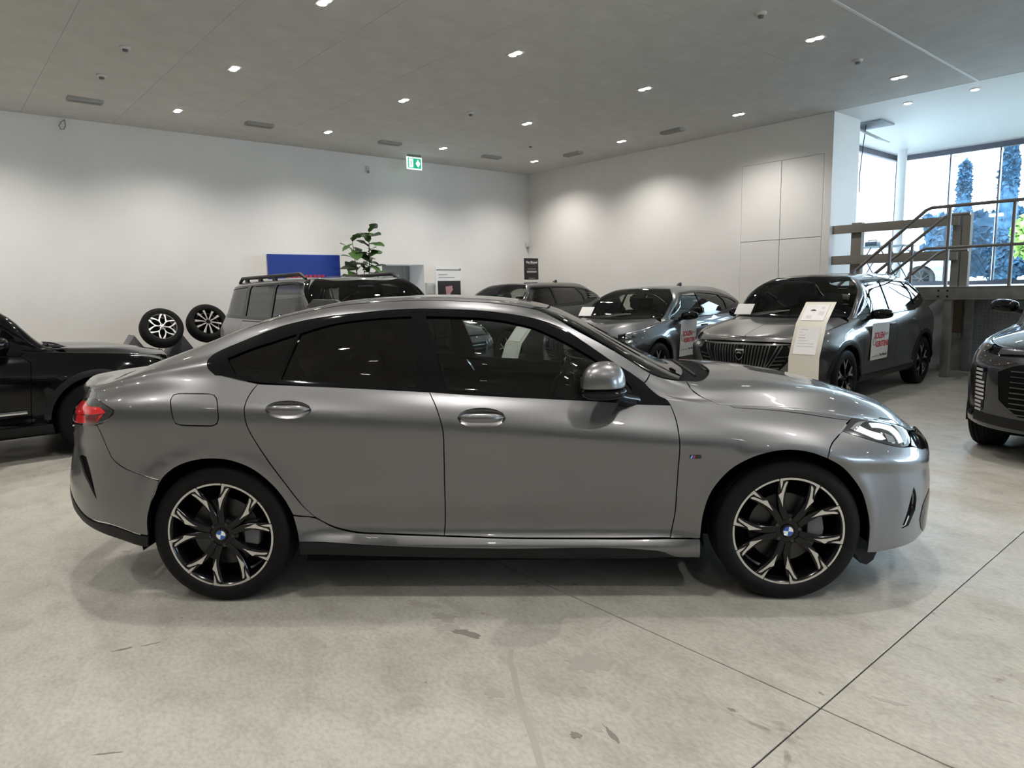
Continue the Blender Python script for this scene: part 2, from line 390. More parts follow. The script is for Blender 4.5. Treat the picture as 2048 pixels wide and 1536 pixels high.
def panel(name, F, pts, m, parent, holes=(), off=0., h=.035, rim=.014, gap=.0025, side=-1, both=False, pick_side=-1, hgap=None, smooth=True, raw=False, corner=34):
    """a body panel: outline picked on the body surface, filled with a fine triangle net, edges folded inwards"""
    M = F.M
    uvp = pts if raw else [F.pick(p, pick_side) for p in pts]
    B = shrink(outline(uvp, h, corner, smooth), gap)
    H = [shrink(outline(q if raw else [F.pick(p, pick_side) for p in q], h * .8, corner, smooth), -(gap if hgap is None else hgap)) for q in holes]
    lo = B.min(0); hi = B.max(0)
    gx = np.arange(math.floor(lo[0] / h) * h, hi[0] + h, h); gy = np.arange(math.floor(lo[1] / h) * h, hi[1] + h, h)
    I = np.stack(np.meshgrid(gx, gy), -1).reshape(-1, 2)
    I = I[inside(B, I)]
    for q in H: I = I[~inside(q, I)]
    allb = np.concatenate([B] + H)
    if len(I):
        dm = np.array([np.min(np.hypot(*(allb - p).T)) for p in I]); I = I[dm > h * .45]
    vs = [Vector(p) for p in np.concatenate([allb, I])]
    ed = []; k = 0
    for q in [B] + H:
        n = len(q); ed += [(k + i, k + (i + 1) % n) for i in range(n)]; k += n
    ov, oe, of, *_ = delaunay_2d_cdt(vs, ed, [], 0, 1e-6)
    V = np.array([tuple(v) for v in ov]); T = np.array(of)
    c = V[T].mean(1); keep = inside(B, c)
    for q in H: keep &= ~inside(q, c)
    T = T[keep]
    used = np.unique(T); rm = -np.ones(len(V), int); rm[used] = np.arange(len(used)); V = V[used]; T = rm[T]
    P, N = M.ev(V, 0); P = P + N * off
    fn = np.cross(P[T[:, 1]] - P[T[:, 0]], P[T[:, 2]] - P[T[:, 0]]); fl = (fn * N[T[:, 0]]).sum(1) < 0
    T[fl] = T[fl][:, ::-1]
    cnt = {}
    for t in T:
        for a, b in ((t[0], t[1]), (t[1], t[2]), (t[2], t[0])): cnt[(a, b)] = 1
    bd = [(a, b) for (a, b) in cnt if (b, a) not in cnt and not (P[a][1] < 2e-3 and P[b][1] < 2e-3)]
    verts = list(P); norms = list(N); faces = [tuple(t) for t in T]
    if rim:
        top = {}; 
        on = {}
        for a, b in bd:
            d = P[b] - P[a]; o = np.cross(d, N[a]); o /= np.linalg.norm(o) + 1e-9
            for q in (a, b): on[q] = on.get(q, 0) + o
        for q, o in on.items():
            o = o / (np.linalg.norm(o) + 1e-9); top[q] = len(verts); verts += [P[q], P[q] - N[q] * rim - o * rim * .15]; norms += [o, o]
        for a, b in bd: faces.append((top[b], top[a], top[a] + 1, top[b] + 1))
    verts = np.array(verts); norms = np.array(norms)
    def sided(sg):
        k = np.array([1, sg, 1]); f = faces if sg == 1 else [x[::-1] for x in faces]
        return verts * k, norms * k, f
    if both:
        a, b = sided(1), sided(-1); n = len(verts)
        vv = np.concatenate([a[0], b[0]]); nn = np.concatenate([a[1], b[1]]); ff = a[2] + [tuple(i + n for i in x) for x in b[2]]
    else: vv, nn, ff = sided(side)
    return meshobj(name, vv, ff, m, parent, normals=nn)
def pair(name, F, pts, m, parent, far=True, **k):
    a = panel(name, F, pts, m, parent, side=-1, **k)
    if far: panel(name, F, pts, m, parent, side=1, **k)
    return a

# ================================================================ the setting
M_wall = noisy(mat('wall paint', (.78, .76, .72), .7), 1.2, (.80, .785, .755), (.83, .815, .785), bump=.04, bscale=60)
M_ceil = noisy(mat('ceiling board', (.6, .595, .58), .85), 2.5, (.57, .565, .55), (.62, .615, .60), bump=.05, bscale=25)
M_dark = mat('dark joint', (.02, .02, .02), .9)
M_white = mat('white paint', (.8, .8, .79), .45)
M_conc = noisy(mat('concrete wall', (.45, .45, .44), .8), 1.6, (.38, .38, .37), (.52, .52, .51), bump=.1, bscale=20)
def floor_material():
    m = bpy.data.materials.new('power floated concrete'); m.use_nodes = True; nt = m.node_tree; b = nt.nodes['Principled BSDF']
    L = nt.links.new; tc = nt.nodes.new('ShaderNodeTexCoord')
    def noise(scale, detail=6, st=(1, 1, 1), rot=0., dist=0.):
        mp = nt.nodes.new('ShaderNodeMapping'); mp.inputs['Scale'].default_value = st; mp.inputs['Rotation'].default_value = (0, 0, rot)
        n = nt.nodes.new('ShaderNodeTexNoise'); n.inputs['Scale'].default_value = scale; n.inputs['Detail'].default_value = detail; n.inputs['Distortion'].default_value = dist
        n.inputs['Roughness'].default_value = .62
        L(tc.outputs['Object'], mp.inputs[0]); L(mp.outputs[0], n.inputs[0]); return n.outputs[0]
    def ramp(src, stops):
        r = nt.nodes.new('ShaderNodeValToRGB'); e = r.color_ramp.elements
        while len(e) < len(stops): e.new(.5)
        for i, (p, c) in enumerate(stops): e[i].position = p; e[i].color = (*c, 1) if len(c) == 3 else c
        L(src, r.inputs[0]); return r.outputs[0]
    def mixc(a, b2, f, mode='MULTIPLY'):
        x = nt.nodes.new('ShaderNodeMix'); x.data_type = 'RGBA'; x.blend_type = mode
        if isinstance(f, float): x.inputs[0].default_value = f
        else: L(f, x.inputs[0])
        L(a, x.inputs[6]); L(b2, x.inputs[7]); return x.outputs[2]
    base = ramp(noise(.8, 8, dist=.3), [(.3, (.325, .308, .268)), (.5, (.365, .350, .308)), (.7, (.41, .395, .352))])
    streak = ramp(noise(4, 9, (1, 1.7, 1), .9, .35), [(.36, (.80, .79, .77)), (.52, (.97, .97, .97)), (.72, (1.07, 1.065, 1.06))])
    c = mixc(base, streak, .8)
    fine = ramp(noise(38, 6, (1, 1.7, 1), .6), [(.35, (.8, .8, .8)), (.6, (1.06, 1.06, 1.06))])
    c = mixc(c, fine, .8)
    stain = ramp(noise(2.2, 5, (1, 1.5, 1), 2.2, 1.6), [(.27, (.45, .40, .36)), (.335, (1, 1, 1))])
    c = mixc(c, stain, .7)
    spots = ramp(noise(7.5, 3, (1, 1, 1), 0, .3), [(.245, (.35, .31, .28)), (.285, (1, 1, 1))])
    c = mixc(c, spots, .8)
    L(c, b.inputs['Base Color'])
    L(ramp(noise(3.3, 5, dist=.4), [(.35, (.36,) * 3), (.65, (.56,) * 3)]), b.inputs['Roughness'])
    b.inputs['Specular IOR Level'].default_value = .45
    bp = nt.nodes.new('ShaderNodeBump'); bp.inputs['Strength'].default_value = .12; bp.inputs['Distance'].default_value = .004
    L(noise(24, 7), bp.inputs['Height']); L(bp.outputs[0], b.inputs['Normal'])
    return m
M_floor = floor_material()
def room(o, kind='structure'):
    o.rotation_euler = (0, 0, -WH)
    if kind: o['kind'] = kind
    return o
FL = room(MB().box(S0 - .3, 12, -9, PW + .3, -.3, -.006).build('floor', M_dark))
se = [S0 - .02, -7.0, -1.0, 5.0, 12.0]; pe = [-9.0, -3.8, 2.235, 8.3, PW + .02]
for i in range(4):
    for j in range(4):
        MB().box(se[i] + .003, se[i + 1] - .003, pe[j] + .003, pe[j + 1] - .003, -.1, 0).build('slab', M_floor, FL, bevel=.002, seg=1)
# two rows of ceiling boards, the lamps sit in every second one
CE = room(MB().box(S0 - .3, 12, -9, PW + .01, CEIL + .014, CEIL + .3).build('ceiling', M_ceil))
ps, pp = 1.36, 1.3375
pm = MB().box(.0015, ps - .0015, .0015, pp - .0015, 0, .012).build('ceiling_panel', M_ceil, CE, bevel=.0015, seg=1)
first = True
for i in range(19):
    for j in range(16):
        s, p = -14.63 + i * ps, -8.05 + j * pp + .2125 - .19
        s = -3.75 - ps * 8 + i * ps; p = 12.285 - pp * 15 + j * pp
        if not (s > -14.7 and p > -2.5 and p < 12.9 and s < 3): continue
        if first: o = pm; first = False
        else: o = pm.copy(); COL.objects.link(o)
        o.location = (s, p, CEIL)
for s in (-3.75,): MB().box(s - .018, s + .018, 3, PW, CEIL - .004, CEIL + .002).build('cover_strip', M_white, CE)
# left wall with the door recess
wl = MB(); D0, D1, DT = 8.25, 9.41, 2.12
wl.box(S0 - .9, S0, -9, D0, 0, CEIL + .2).box(S0 - .9, S0, D1, PW + .5, 0, CEIL + .2).box(S0 - .9, S0, D0, D1, DT, CEIL + .2)
wl.box(S0 - 1.1, S0 - .72, D0 - .3, D1 + .3, 0, DT + .3)
room(wl.build('wall_left', M_wall))
M_door = mat('grey door', (.47, .49, .47), .4); M_frame = mat('door frame grey', (.26, .26, .24), .45); M_chrome = mat('chrome', (.8, .8, .8), .12, 1.)
dr_ = room(MB().box(S0 - .70, S0 - .66, D0 + .02, D1 - .02, 0, DT).build('door_1', M_frame))
MB().box(S0 - .665, S0 - .63, D0 + .1, D1 - .32, .01, DT - .22).build('door_leaf', M_door, dr_, bevel=.003)
MB().box(S0 - .66, S0 - .60, D1 - .26, D1 - .16, 1.45, 1.72).build('door_closer', mat('closer grey', (.3, .28, .26), .4), dr_, bevel=.008)
MB().tube([(S0 - .62, D1 - .36, 1.02), (S0 - .56, D1 - .36, 1.02), (S0 - .56, D1 - .5, 1.02)], .01).build('door_handle', M_chrome, dr_, smooth=True)
MB().tube([(S0 - .6, D1 - .2, DT - .01), (S0 - .6, D1 - .2, .9)], .012).build('conduit', M_frame, dr_)
# right wall, with four flush service panels
RP0, RP1 = -7.79, -6.12
wr = MB(); wr.box(S0 - .5, RP0, PW, PW + 1.08, 0, CEIL + .2).box(RP1, -5.97, PW, PW + 1.08, 0, CEIL + .2).box(RP0, RP1, PW, PW + 1.08, 3.83, CEIL + .2).box(RP0, RP1, PW + .03, PW + 1.08, 0, 3.83)
WRo = room(wr.build('wall_right', M_wall))
for a, b in ((RP0, -6.95), (-6.95, RP1)):
    for c, d in ((0.0, 2.33), (2.33, 3.83)):
        MB().box(a + .005, b - .005, PW - .002, PW + .024, c + .005, d - .006).build('service_panel', M_wall, WRo, bevel=.002, seg=1)
# daylight opening: low concrete wall, raised floor, header
room(MB().box(-5.97, 12, PW, PW + .25, 0, 1.33).build('wall_low', M_conc))
room(MB().box(-7.4, 12, PW + .05, 19.0, 1.1, 1.365).build('floor_raised', noisy(mat('pale tiles', (.6, .6, .58), .35), 3, (.55, .55, .53), (.65, .65, .63))))
room(MB().box(-7.6, 12, PW, PW + 1.08, CEIL - .004, CEIL + .25).build('trim_1', M_white))
room(MB().box(-7.6, 12, PW + 1.08, 19.1, CEIL + .0, CEIL + .25).build('ceiling_raised', M_white))
room(MB().box(S0, RP0 + .3, PW + .9, PW + 1.3, 0, CEIL).build('wall_back_filler', M_wall))
M_wallb = mat('grey back wall', (.22, .215, .21), .7)
# walls behind and beside the camera
room(MB().box(S0 - .5, 12.3, -9.3, -9, 0, CEIL + .2).build('wall_back', M_wallb))
wn = MB(); wn.box(11.7, 12, -9, PW, 0, 1.0).box(11.7, 12, -9, PW, 3.6, CEIL + .2)
wn.box(11.7, 12, -9, 3.0, 1, 3.6).box(11.7, 12, 7.0, PW, 1, 3.6)
room(wn.build('wall_near', M_wallb))
# glass facade
M_alu = mat('dark window profile', (.10, .10, .12), .4, .6); M_glz = glass('facade glass', (.93, .97, .97))
W1 = room(MB().box(-7.15, 12, 18.8, 18.9, 4.42, CEIL).box(-7.15, 12, 18.8, 18.9, 1.36, 1.46).box(-7.14, -7.06, 13.9, 18.8, 4.42, CEIL).build('window_1', M_alu))
for s in (-7.12, -5.93, -4.93, -3.9, -1.9, .1, 2.1, 4.1, 6.1, 8.1, 10.1):
    MB().box(s - .016, s + .016, 18.8, 18.9, 1.46, 4.42).build('mullion', M_alu, W1)
def glare_mat():
    m = bpy.data.materials.new('white glare sheet'); m.use_nodes = True; nt = m.node_tree; nt.nodes.clear(); o = nt.nodes.new('ShaderNodeOutputMaterial')
    a = nt.nodes.new('ShaderNodeBsdfTranslucent'); b = nt.nodes.new('ShaderNodeBsdfDiffuse'); x = nt.nodes.new('ShaderNodeMixShader'); x.inputs[0].default_value = .35
    a.inputs[0].default_value = (.9, .92, .93, 1); b.inputs[0].default_value = (.85, .86, .87, 1)
    nt.links.new(a.outputs[0], x.inputs[1]); nt.links.new(b.outputs[0], x.inputs[2]); nt.links.new(x.outputs[0], o.inputs[0]); return m
W2 = room(MB().box(-7.145, -7.14, 13.9, 18.8, 1.365, 4.43).build('window_2', glare_mat()))  # added translucent sheet in place of glass, makes the window's white glare
k = [-7.12, -5.93, -4.93, -3.9, -1.9, .1, 2.1, 4.1, 6.1, 8.1, 10.1, 12]
for a, b in zip(k[:-1], k[1:]): MB().box(a + .025, b - .025, 18.84, 18.85, 1.46, 4.42).build('pane', M_glz, W1)
o = room(MB().tube([(-6.66, 17.9, 1.365), (-6.66, 17.9, CEIL)], .1, 24).build('column', M_white, smooth=True), None)
tag(o, 'white round steel column standing in front of the glass facade', 'column')
# open access hatch with a hanging cable
hat = room(empty('ceiling_hatch', (0, 0, 0)), None); tag(hat, 'open white ceiling hatch hanging in the daylight opening', 'hatch')
MB().box(-6.35, -5.7, 14.2, 14.85, CEIL - .03, CEIL - .004).build('hatch_frame', mat('hatch grey', (.3, .33, .36), .6), hat)
MB().box(-.3, .3, -.3, .3, -.01, .01, rot=Matrix.Rotation(radians(32), 3, 'Y'), at=(-6.0, 14.5, CEIL - .2)).build('flap', M_white, hat)
MB().tube([(-6.05, 14.4, CEIL - .02), (-6.1, 14.42, 4.1), (-6.13, 14.4, 3.6), (-6.12, 14.4, 3.25)], .008).build('cable', M_dark, hat)

# ---------------------------------------------------------------- ceiling lamps and fittings
M_lampon = mat('lamp face', (1, 1, 1), .5, emis=(1, .93, .82), es=28)
M_lampframe = mat('lamp trim', (.75, .75, .73), .4)
def spot(loc, w, par, col=(1, .955, .905), size=140, blend=.9, r=.045):
    l = bpy.data.lights.new('spot', 'SPOT'); l.energy = w; l.spot_size = radians(size); l.spot_blend = blend; l.shadow_soft_size = r; l.color = col
    o = bpy.data.objects.new('spot_light', l); COL.objects.link(o); o.location = loc; o.parent = par; return o
lamp0 = empty('ceiling_downlight'); lamp0.rotation_euler = (0, 0, -WH)
MB().box(-.12, .12, -.065, .065, -.012, 0).build('frame', M_lampframe, lamp0, bevel=.003)
for sx in (-.055, .055): MB().tube([(sx, 0, -.0125), (sx, 0, -.019)], .046, 20).build('lamp', M_lampon, lamp0)
spot((0, 0, -.06), LAMP_W, lamp0)
lampn = dup(lamp0, (0, 0, -50)); 
for o_ in lampn.children:
    if o_.type == 'LIGHT': o_.data = o_.data.copy(); o_.data.energy = LAMP_N; o_.data.spot_size = radians(120); o_.data.spot_blend = 1.0
rows_s = {-12.6: 'row along the left wall', -9.88: 'second row from the left wall', -7.13: 'third row from the left wall', -4.43: 'fourth row, at the daylight opening'}
used = used2 = False
for s in (-12.6, -9.88, -7.13, -4.43, -1.7, 1.0, 3.75, 6.4, 9.1):
    for p in (-7.1, -4.45, -1.77, .91, 3.58, 6.26, 8.93, 11.61):
        if s > -3 and p > 10: pass
        if p > 10 and s > 2: continue
        vis = (s, p) in [(-12.6, 3.58), (-12.6, 6.26), (-12.6, 8.93), (-12.6, 11.61), (-9.88, 3.58), (-9.88, 6.26), (-9.88, 8.93), (-9.88, 11.61), (-7.13, 3.58), (-7.13, 6.26), (-7.13, 8.93), (-7.13, 11.61), (-4.43, 8.93), (-4.43, 11.61)]
        loc = Vector(RW(s, p, CEIL - .0005))
        od = ['first', 'second', 'third', 'fourth', 'fifth']
        if vis:
            n = int(round((11.61 - p) / 2.675))
            lab = '%s twin downlight from the back wall in the %s' % (od[n], rows_s[s])
        else: lab = 'twin ceiling downlight above the camera, outside the picture'
        wash = s == -12.6 or p == 11.61
        if not used and wash: c = lamp0; c.location = loc; used = True
        elif not used2 and not wash: c = lampn; c.location = loc; used2 = True
        else: c = dup(lamp0 if wash else lampn, loc)
        if s > -5 and p > 8:      # dimmed by the daylight opening
            for q_ in c.children:
                if q_.type == 'LIGHT': q_.data = q_.data.copy(); q_.data.energy *= .22
        c['label'] = lab; c['category'] = 'ceiling light'; c['group'] = 'twin ceiling downlights'
for s, p, lab in ((-4.93, 13.36, 'left round spotlight in the header of the opening'), (-3.92, 13.34, 'right round spotlight in the header of the opening')):
    e = empty('header_spotlight', Vector(RW(s, p, CEIL - .005)), -WH); tag(e, lab, 'ceiling light', 'header spotlights')
    MB().tube([(0, 0, 0), (0, 0, -.012)], .075, 24).build('frame', M_lampframe, e); MB().tube([(0, 0, -.0125), (0, 0, -.017)], .055, 20).build('lamp', M_lampon, e)
    spot((0, 0, -.05), 20, e, size=110)
M_vent = mat('vent grey', (.36, .355, .335), .6)
vent0 = empty('ceiling_vent'); first = True
MB().box(-.085, .085, -.24, .24, -.05, 0).build('housing', M_vent, vent0, bevel=.004)
for k2 in range(5): MB().box(-.07 + k2 * .03, -.055 + k2 * .03, -.22, .22, -.053, -.05).build('slat', mat('vent slat', (.28, .28, .26), .6), vent0)
for s, p, r, lab in ((-12.74, 2.27, 0, 'grey box vent on the ceiling, leftmost along the left wall'), (-12.74, 4.99, 0, 'grey box vent above the blue board'), (-12.74, 7.7, 0, 'grey box vent just left of the exit sign'), (-12.72, 10.37, 0, 'grey box vent right of the exit sign near the corner'), (-11.39, 11.7, pi / 2, 'grey box vent along the right wall nearest the corner'), (-8.63, 11.68, pi / 2, 'grey box vent along the right wall nearest the opening')):
    if first: c = vent0; first = False
    else: c = dup(vent0, (0, 0, 0))
    c.location = Vector(RW(s, p, CEIL)); c.rotation_euler = (0, 0, -WH + r); tag(c, lab, 'vent', 'grey ceiling vents')
M_det = mat('detector plastic', (.62, .61, .58), .4); first = True
det0 = empty('smoke_detector')
MB().lathe([(0, 0), (.065, 0), (.065, -.018), (.05, -.03), (0, -.032)], 24).build('base', M_det, det0, smooth=True)
MB().lathe([(0, -.03), (.036, -.032), (.03, -.055), (0, -.058)], 20).build('sensor_head', mat('detector dark', (.12, .12, .12), .5), det0, smooth=True)
for s, p, lab in ((-9.87, 2.25, 'pale square detector at the far left of the ceiling'), (-11.27, 2.24, 'small detector with dark head near the leftmost vent'), (-4.43, 7.63, 'round detector at the top right of the ceiling'), (-4.47, 10.27, 'round detector with dark head nearest the opening'), (-9.89, 7.62, 'flat round detector in the middle of the ceiling'), (-11.3, 10.3, 'small dark detector near the corner vents'), (-4.47, 11.57 - 1.35, 'x')):
    if lab == 'x': continue
    if first: c = det0; first = False
    else: c = dup(det0, (0, 0, 0))
    c.location = Vector(RW(s, p, CEIL)); tag(c, lab, 'detector', 'ceiling detectors')
# exit sign hung from the ceiling
ex = empty('exit_sign', Vector(RW(-13.62, 8.84, CEIL)), -WH); tag(ex, 'green and white emergency exit sign hanging near the left wall', 'sign')
M_exg = mat('exit green', (.02, .33, .17), .4, emis=(.03, .5, .26), es=.7); M_exw = mat('exit white', (.8, 1, .92), .4, emis=(.75, 1, .9), es=1.3)
MB().box(-.03, .03, -.17, .17, -.05, 0).build('mount', M_frame, ex)
MB().box(-.012, .012, -.20, .20, -.32, -.05).build('plate', M_exw, ex)
g = MB().box(.012, .016, -.175, .175, -.295, -.075).build('green_field', M_exg, ex)
MB().box(.016, .019, -.15, -.04, -.28, -.09).build('door_symbol', M_exw, ex)
MB().prism([(.03, -.185), (.09, -.10), (.15, -.185), (.09, -.27)], .016, .019, 'x').build('arrow_symbol', M_exw, ex)
MB().box(.019, .021, -.105, -.085, -.24, -.13).build('figure_symbol', M_exg, ex)
# small things on the walls
cm_ = empty('cable_loop', Vector(RW(S0 + .02, 2.18, 4.4)), -WH); tag(cm_, 'small grey cable loop hanging at the top of the left wall', 'cable')
MB().tube([(0, .02, .12), (0, .03, .02), (.01, 0, -.05), (.02, -.05, -.06), (.02, -.07, 0), (.01, -.03, .07), (0, .01, .1)], .008, 8).build('loop', M_frame, cm_)
for s, p, z, lab, nm in ((S0 + .04, 7.98, 4.24, 'small grey motion sensor high on the left wall', 'motion_sensor'), (S0 + .06, 12.77, 2.68, 'small white camera in the corner of the two walls', 'corner_camera')):
    e = empty(nm, Vector(RW(s, p, z)), -WH); tag(e, lab, 'sensor')
    MB().box(-.04, .02, -.04, .04, -.06, .06).build('bracket', M_det, e, bevel=.01); MB().tube([(0, 0, -.05), (.06, -.02, -.09)], .022, 12).build('lens', M_frame, e)

# ================================================================ car paints and shared car materials
def paint(name, col, rough=.34, metal=.75, coat=1.):
    m = mat(name, col, rough, metal, coat, coat_rough=.015)
    if 'flk' not in m:
        nt = m.node_tree; b = nt.nodes['Principled BSDF']; n = nt.nodes.new('ShaderNodeTexVoronoi'); n.inputs['Scale'].default_value = 900
        tc = nt.nodes.new('ShaderNodeTexCoord'); nt.links.new(tc.outputs['Object'], n.inputs[0])
        r = nt.nodes.new('ShaderNodeMapRange'); r.inputs['To Min'].default_value = rough - .05; r.inputs['To Max'].default_value = rough + .08
        nt.links.new(n.outputs['Color'], r.inputs[0]); nt.links.new(r.outputs[0], b.inputs['Roughness']); m['flk'] = 1
    return m
P_grey = paint('metallic grey paint', (.178, .179, .183), .35, .95)
M_glossblk = mat('gloss black', (.004, .004, .005), .05, 0, .0, spec=.35)
M_blk = mat('black plastic', (.010, .010, .011), .5, spec=.3)
M_matblk = mat('matt black', (.006, .006, .006), .9, spec=.1)
M_rub = noisy(mat('tyre rubber', (.005, .005, .005), .62, spec=.18), 30, (.0045, .0045, .005), (.007, .007, .007))
M_wheelblk = mat('gloss black wheel', (.004, .004, .005), .15, 0, .0, spec=.4)
M_mach = mat('machined rim', (.66, .65, .63), .28, 1.)
M_silver = mat('silver wheel', (.62, .62, .62), .3, .9)
M_disc = mat('brake disc', (.07, .07, .07), .4, 1.)
M_chr = mat('chrome', (.8, .8, .8), .12, 1.)
G_clear = glass('clear car glass', (.62, .67, .66)); G_tint = glass('tinted car glass', (.028, .028, .030)); G_mid = glass('windshield glass', (.55, .60, .58))
M_red = mat('tail lamp red', (.55, .015, .02), .12, 0, 1., emis=(1, .03, .04), es=.10)
M_redd = mat('tail lamp dark red', (.16, .006, .01), .12, 0, 1.)
M_lamp = mat('lamp reflector', (.7, .72, .74), .12, .9, 1.)
M_drl = mat('daytime light bar', (.85, .9, .95), .2, 0, 1., emis=(.8, .93, 1), es=.55)
M_lampdk = mat('lamp housing', (.035, .035, .038), .12, .3, 1.)
M_int = mat('cabin dark', (.014, .015, .015), .75, spec=.2); M_seat = noisy(mat('seat cloth', (.03, .031, .031), .8), 40, (.024, .025, .025), (.04, .04, .04))
M_paper = mat('printed card', (.76, .75, .74), .6)
M_redink = mat('red print', (.55, .03, .04), .6); M_blkink = mat('black print', (.03, .03, .03), .6); M_greyink = mat('grey print', (.38, .38, .38), .6); M_blueink = mat('blue print', (.03, .07, .38), .5)

def text(name, body, size, m, parent, loc, rot, align='CENTER', ext=.0006, bold=0.):
    cu = bpy.data.curves.new(name, 'FONT'); cu.body = body; cu.size = size; cu.align_x = align; cu.align_y = 'CENTER'; cu.extrude = ext; cu.offset = bold; cu.resolution_u = 3
    cu.materials.append(m)
    o = bpy.data.objects.new(name, cu); COL.objects.link(o); o.parent = parent; o.location = loc; o.rotation_euler = rot
    dg = bpy.context.evaluated_depsgraph_get(); me = bpy.data.meshes.new_from_object(o.evaluated_get(dg)); nm = o.name; bpy.data.objects.remove(o)
    o = bpy.data.objects.new(name, me); COL.objects.link(o); o.parent = parent; o.location = loc; o.rotation_euler = rot; return o

def tyre(par, R, w, rim, at, sg, m=None):
    """tyre lathe about y; sg=-1 outer face at -y"""
    b = rim - .004; h = w / 2
    pr = [(b, h * .80), (b + .012, h * .94), ((R + b) / 2 - .01, h * 1.0), (R - .035, h * .97), (R - .012, h * .88), (R - .001, h * .70)]
    for g in (.42, .14): pr += [(R, h * g + .02), (R - .006, h * g + .016), (R - .006, h * g + .008), (R, h * g + .004)]
    pr = pr + [(r, -z) for r, z in pr[::-1]]
    o = MB().lathe(pr, 64, 'y').build('tyre', m or M_rub, par, smooth=True, angle=40)
    o.location = at; return o
def wheel_hero(parent, at, sg, R=.335, rot=0., steer=0):
    """ten-blade black wheel with machined faces; outer side towards sg*y"""
    w = empty('wheel', at, 0, parent)
    tyre(w, R, .215, .252, (0, 0, 0), sg)
    y = lambda v: sg * v
    F = .098   # rim face
    b = MB().lathe([(.252, y(-.10)), (.238, y(-.09)), (.225, y(0)), (.232, y(F - .03)), (.246, y(F - .006)), (.254, y(F)), (.258, y(F - .004)), (.252, y(F - .02)), (.252, y(-.10))], 72, 'y').build('rim_barrel', M_wheelblk, w, smooth=True)
    MB().lathe([(.165, y(.02)), (.165, y(.03)), (.06, y(.035)), (.06, y(.02))], 48, 'y').build('brake_disc', M_disc, w, smooth=True)
    MB().lathe([(0, y(-.02)), (.22, y(-.02)), (.22, y(-.03)), (0, y(-.03))], 40, 'y').build('inner_shield', M_matblk, w)
    c = MB(); c.prism([(.10, .05), (.165, .06), (.175, 0), (.165, -.06), (.10, -.05)], y(.0), y(.06), 'y'); c.build('brake_caliper', mat('caliper grey', (.12, .12, .12), .5), w, bevel=.006)
    A = lambda r, d: (r * cos(radians(d)), r * sin(radians(d)))
    def blade(cen, s, poly, y0, y1, mb): 
        q = [A(r * .254, cen + s * d) for r, d in poly]
        mb.prism(q if s * sg < 0 else q[::-1], y(y0), y(y1), 'y')
    spokes = MB(); faces = []; 
    for k in range(5):
        cen = rot + 72 * k
        for s in (1, -1):
            mb = MB()
            # black spoke: wide at the hub, running to the rim
            blade(cen, s, [(.22, 0), (.22, 30), (.42, 19), (.60, 17.5), (.80, 22), (.97, 25), (.97, 13.5), (.80, 10.5), (.60, 6), (.40, 1)], F - .040, F - .008, mb)
            mb.build('spoke', M_wheelblk, w, bevel=.002, seg=1)
            mb = MB()
            blade(cen, s, [(.478, 11.2), (.60, 10.2), (.700, 9.0), (.722, 10.6), (.738, 13.4), (.82, 16.8), (.90, 19.2), (.935, 21.6), (.925, 22.8), (.83, 20.0), (.70, 16.8), (.60, 14.2)], F - .009, F - .0035, mb)
            mb.build('blade_face', M_mach, w)
            mb = MB()
            ring = [(1.0, a) for a in np.linspace(15.2, 54.8 if s > 0 else -12.0 + 27, 2)]
            blade(cen, s, [(.80, 13.6), (.885, 16.4), (.955, 17.4), (.965, 20.5), (1.0, 20.5), (1.0, 14.6), (.96, 14.4)], F - .008, F - .0015, mb)
            mb.build('hook_face', M_mach, w)
            a0, a1 = (14.6, 36.0) if s > 0 else (14.6, 36.0)
            mb = MB(); n = 12
            outer = [(1.005, a) for a in np.linspace(a0, a1, n)]; inner = [(.968, a) for a in np.linspace(a1, a0, n)]
            blade(cen, s, outer + inner, F - .004, F + .0005, mb); mb.build('rim_ring', M_mach, w)
        mb = MB(); n = 12
        q = [A(1.005 * .254, a) for a in np.linspace(cen - 13.6, cen + 13.6, n)] + [A(.972 * .254, a) for a in np.linspace(cen + 13.6, cen - 13.6, n)]
        mb.prism(q, y(F - .004), y(F), 'y'); mb.build('rim_ring', M_mach, w)
    MB().lathe([(0, y(F - .012)), (.055, y(F - .014)), (.075, y(F - .03)), (.08, y(F - .06)), (0, y(F - .06))], 40, 'y').build('hub', M_wheelblk, w, smooth=True)
    for k in range(5):
        a = radians(rot + 36 + 72 * k); p = (.055 * cos(a), .055 * sin(a))
        MB().tube([(p[0], y(F - .04), p[1]), (p[0], y(F - .012), p[1])], .009, 6).build('wheel_bolt', M_disc, w)
    MB().lathe([(0, y(F - .004)), (.030, y(F - .004)), (.033, y(F - .008)), (.033, y(F - .02)), (0, y(F - .02))], 32, 'y').build('hub_cap', M_glossblk, w, smooth=True)
    MB().lathe([(.0225, y(F - .0035)), (.024, y(F - .0028)), (.0225, y(F - .0035))], 32, 'y').build('cap_ring', M_chr, w)
    for k in range(4):
        q = [(0, 0)] + [(.0215 * cos(a), .0215 * sin(a)) for a in np.linspace(radians(rot * .3 + 90 * k), radians(rot * .3 + 90 * k + 90), 8)]
        MB().prism(q, y(F - .0045), y(F - .0025), 'y').build('cap_quarter', mat('cap blue', (.03, .10, .40), .3) if k % 2 else mat('cap white', (.8, .82, .85), .3), w)
    return w
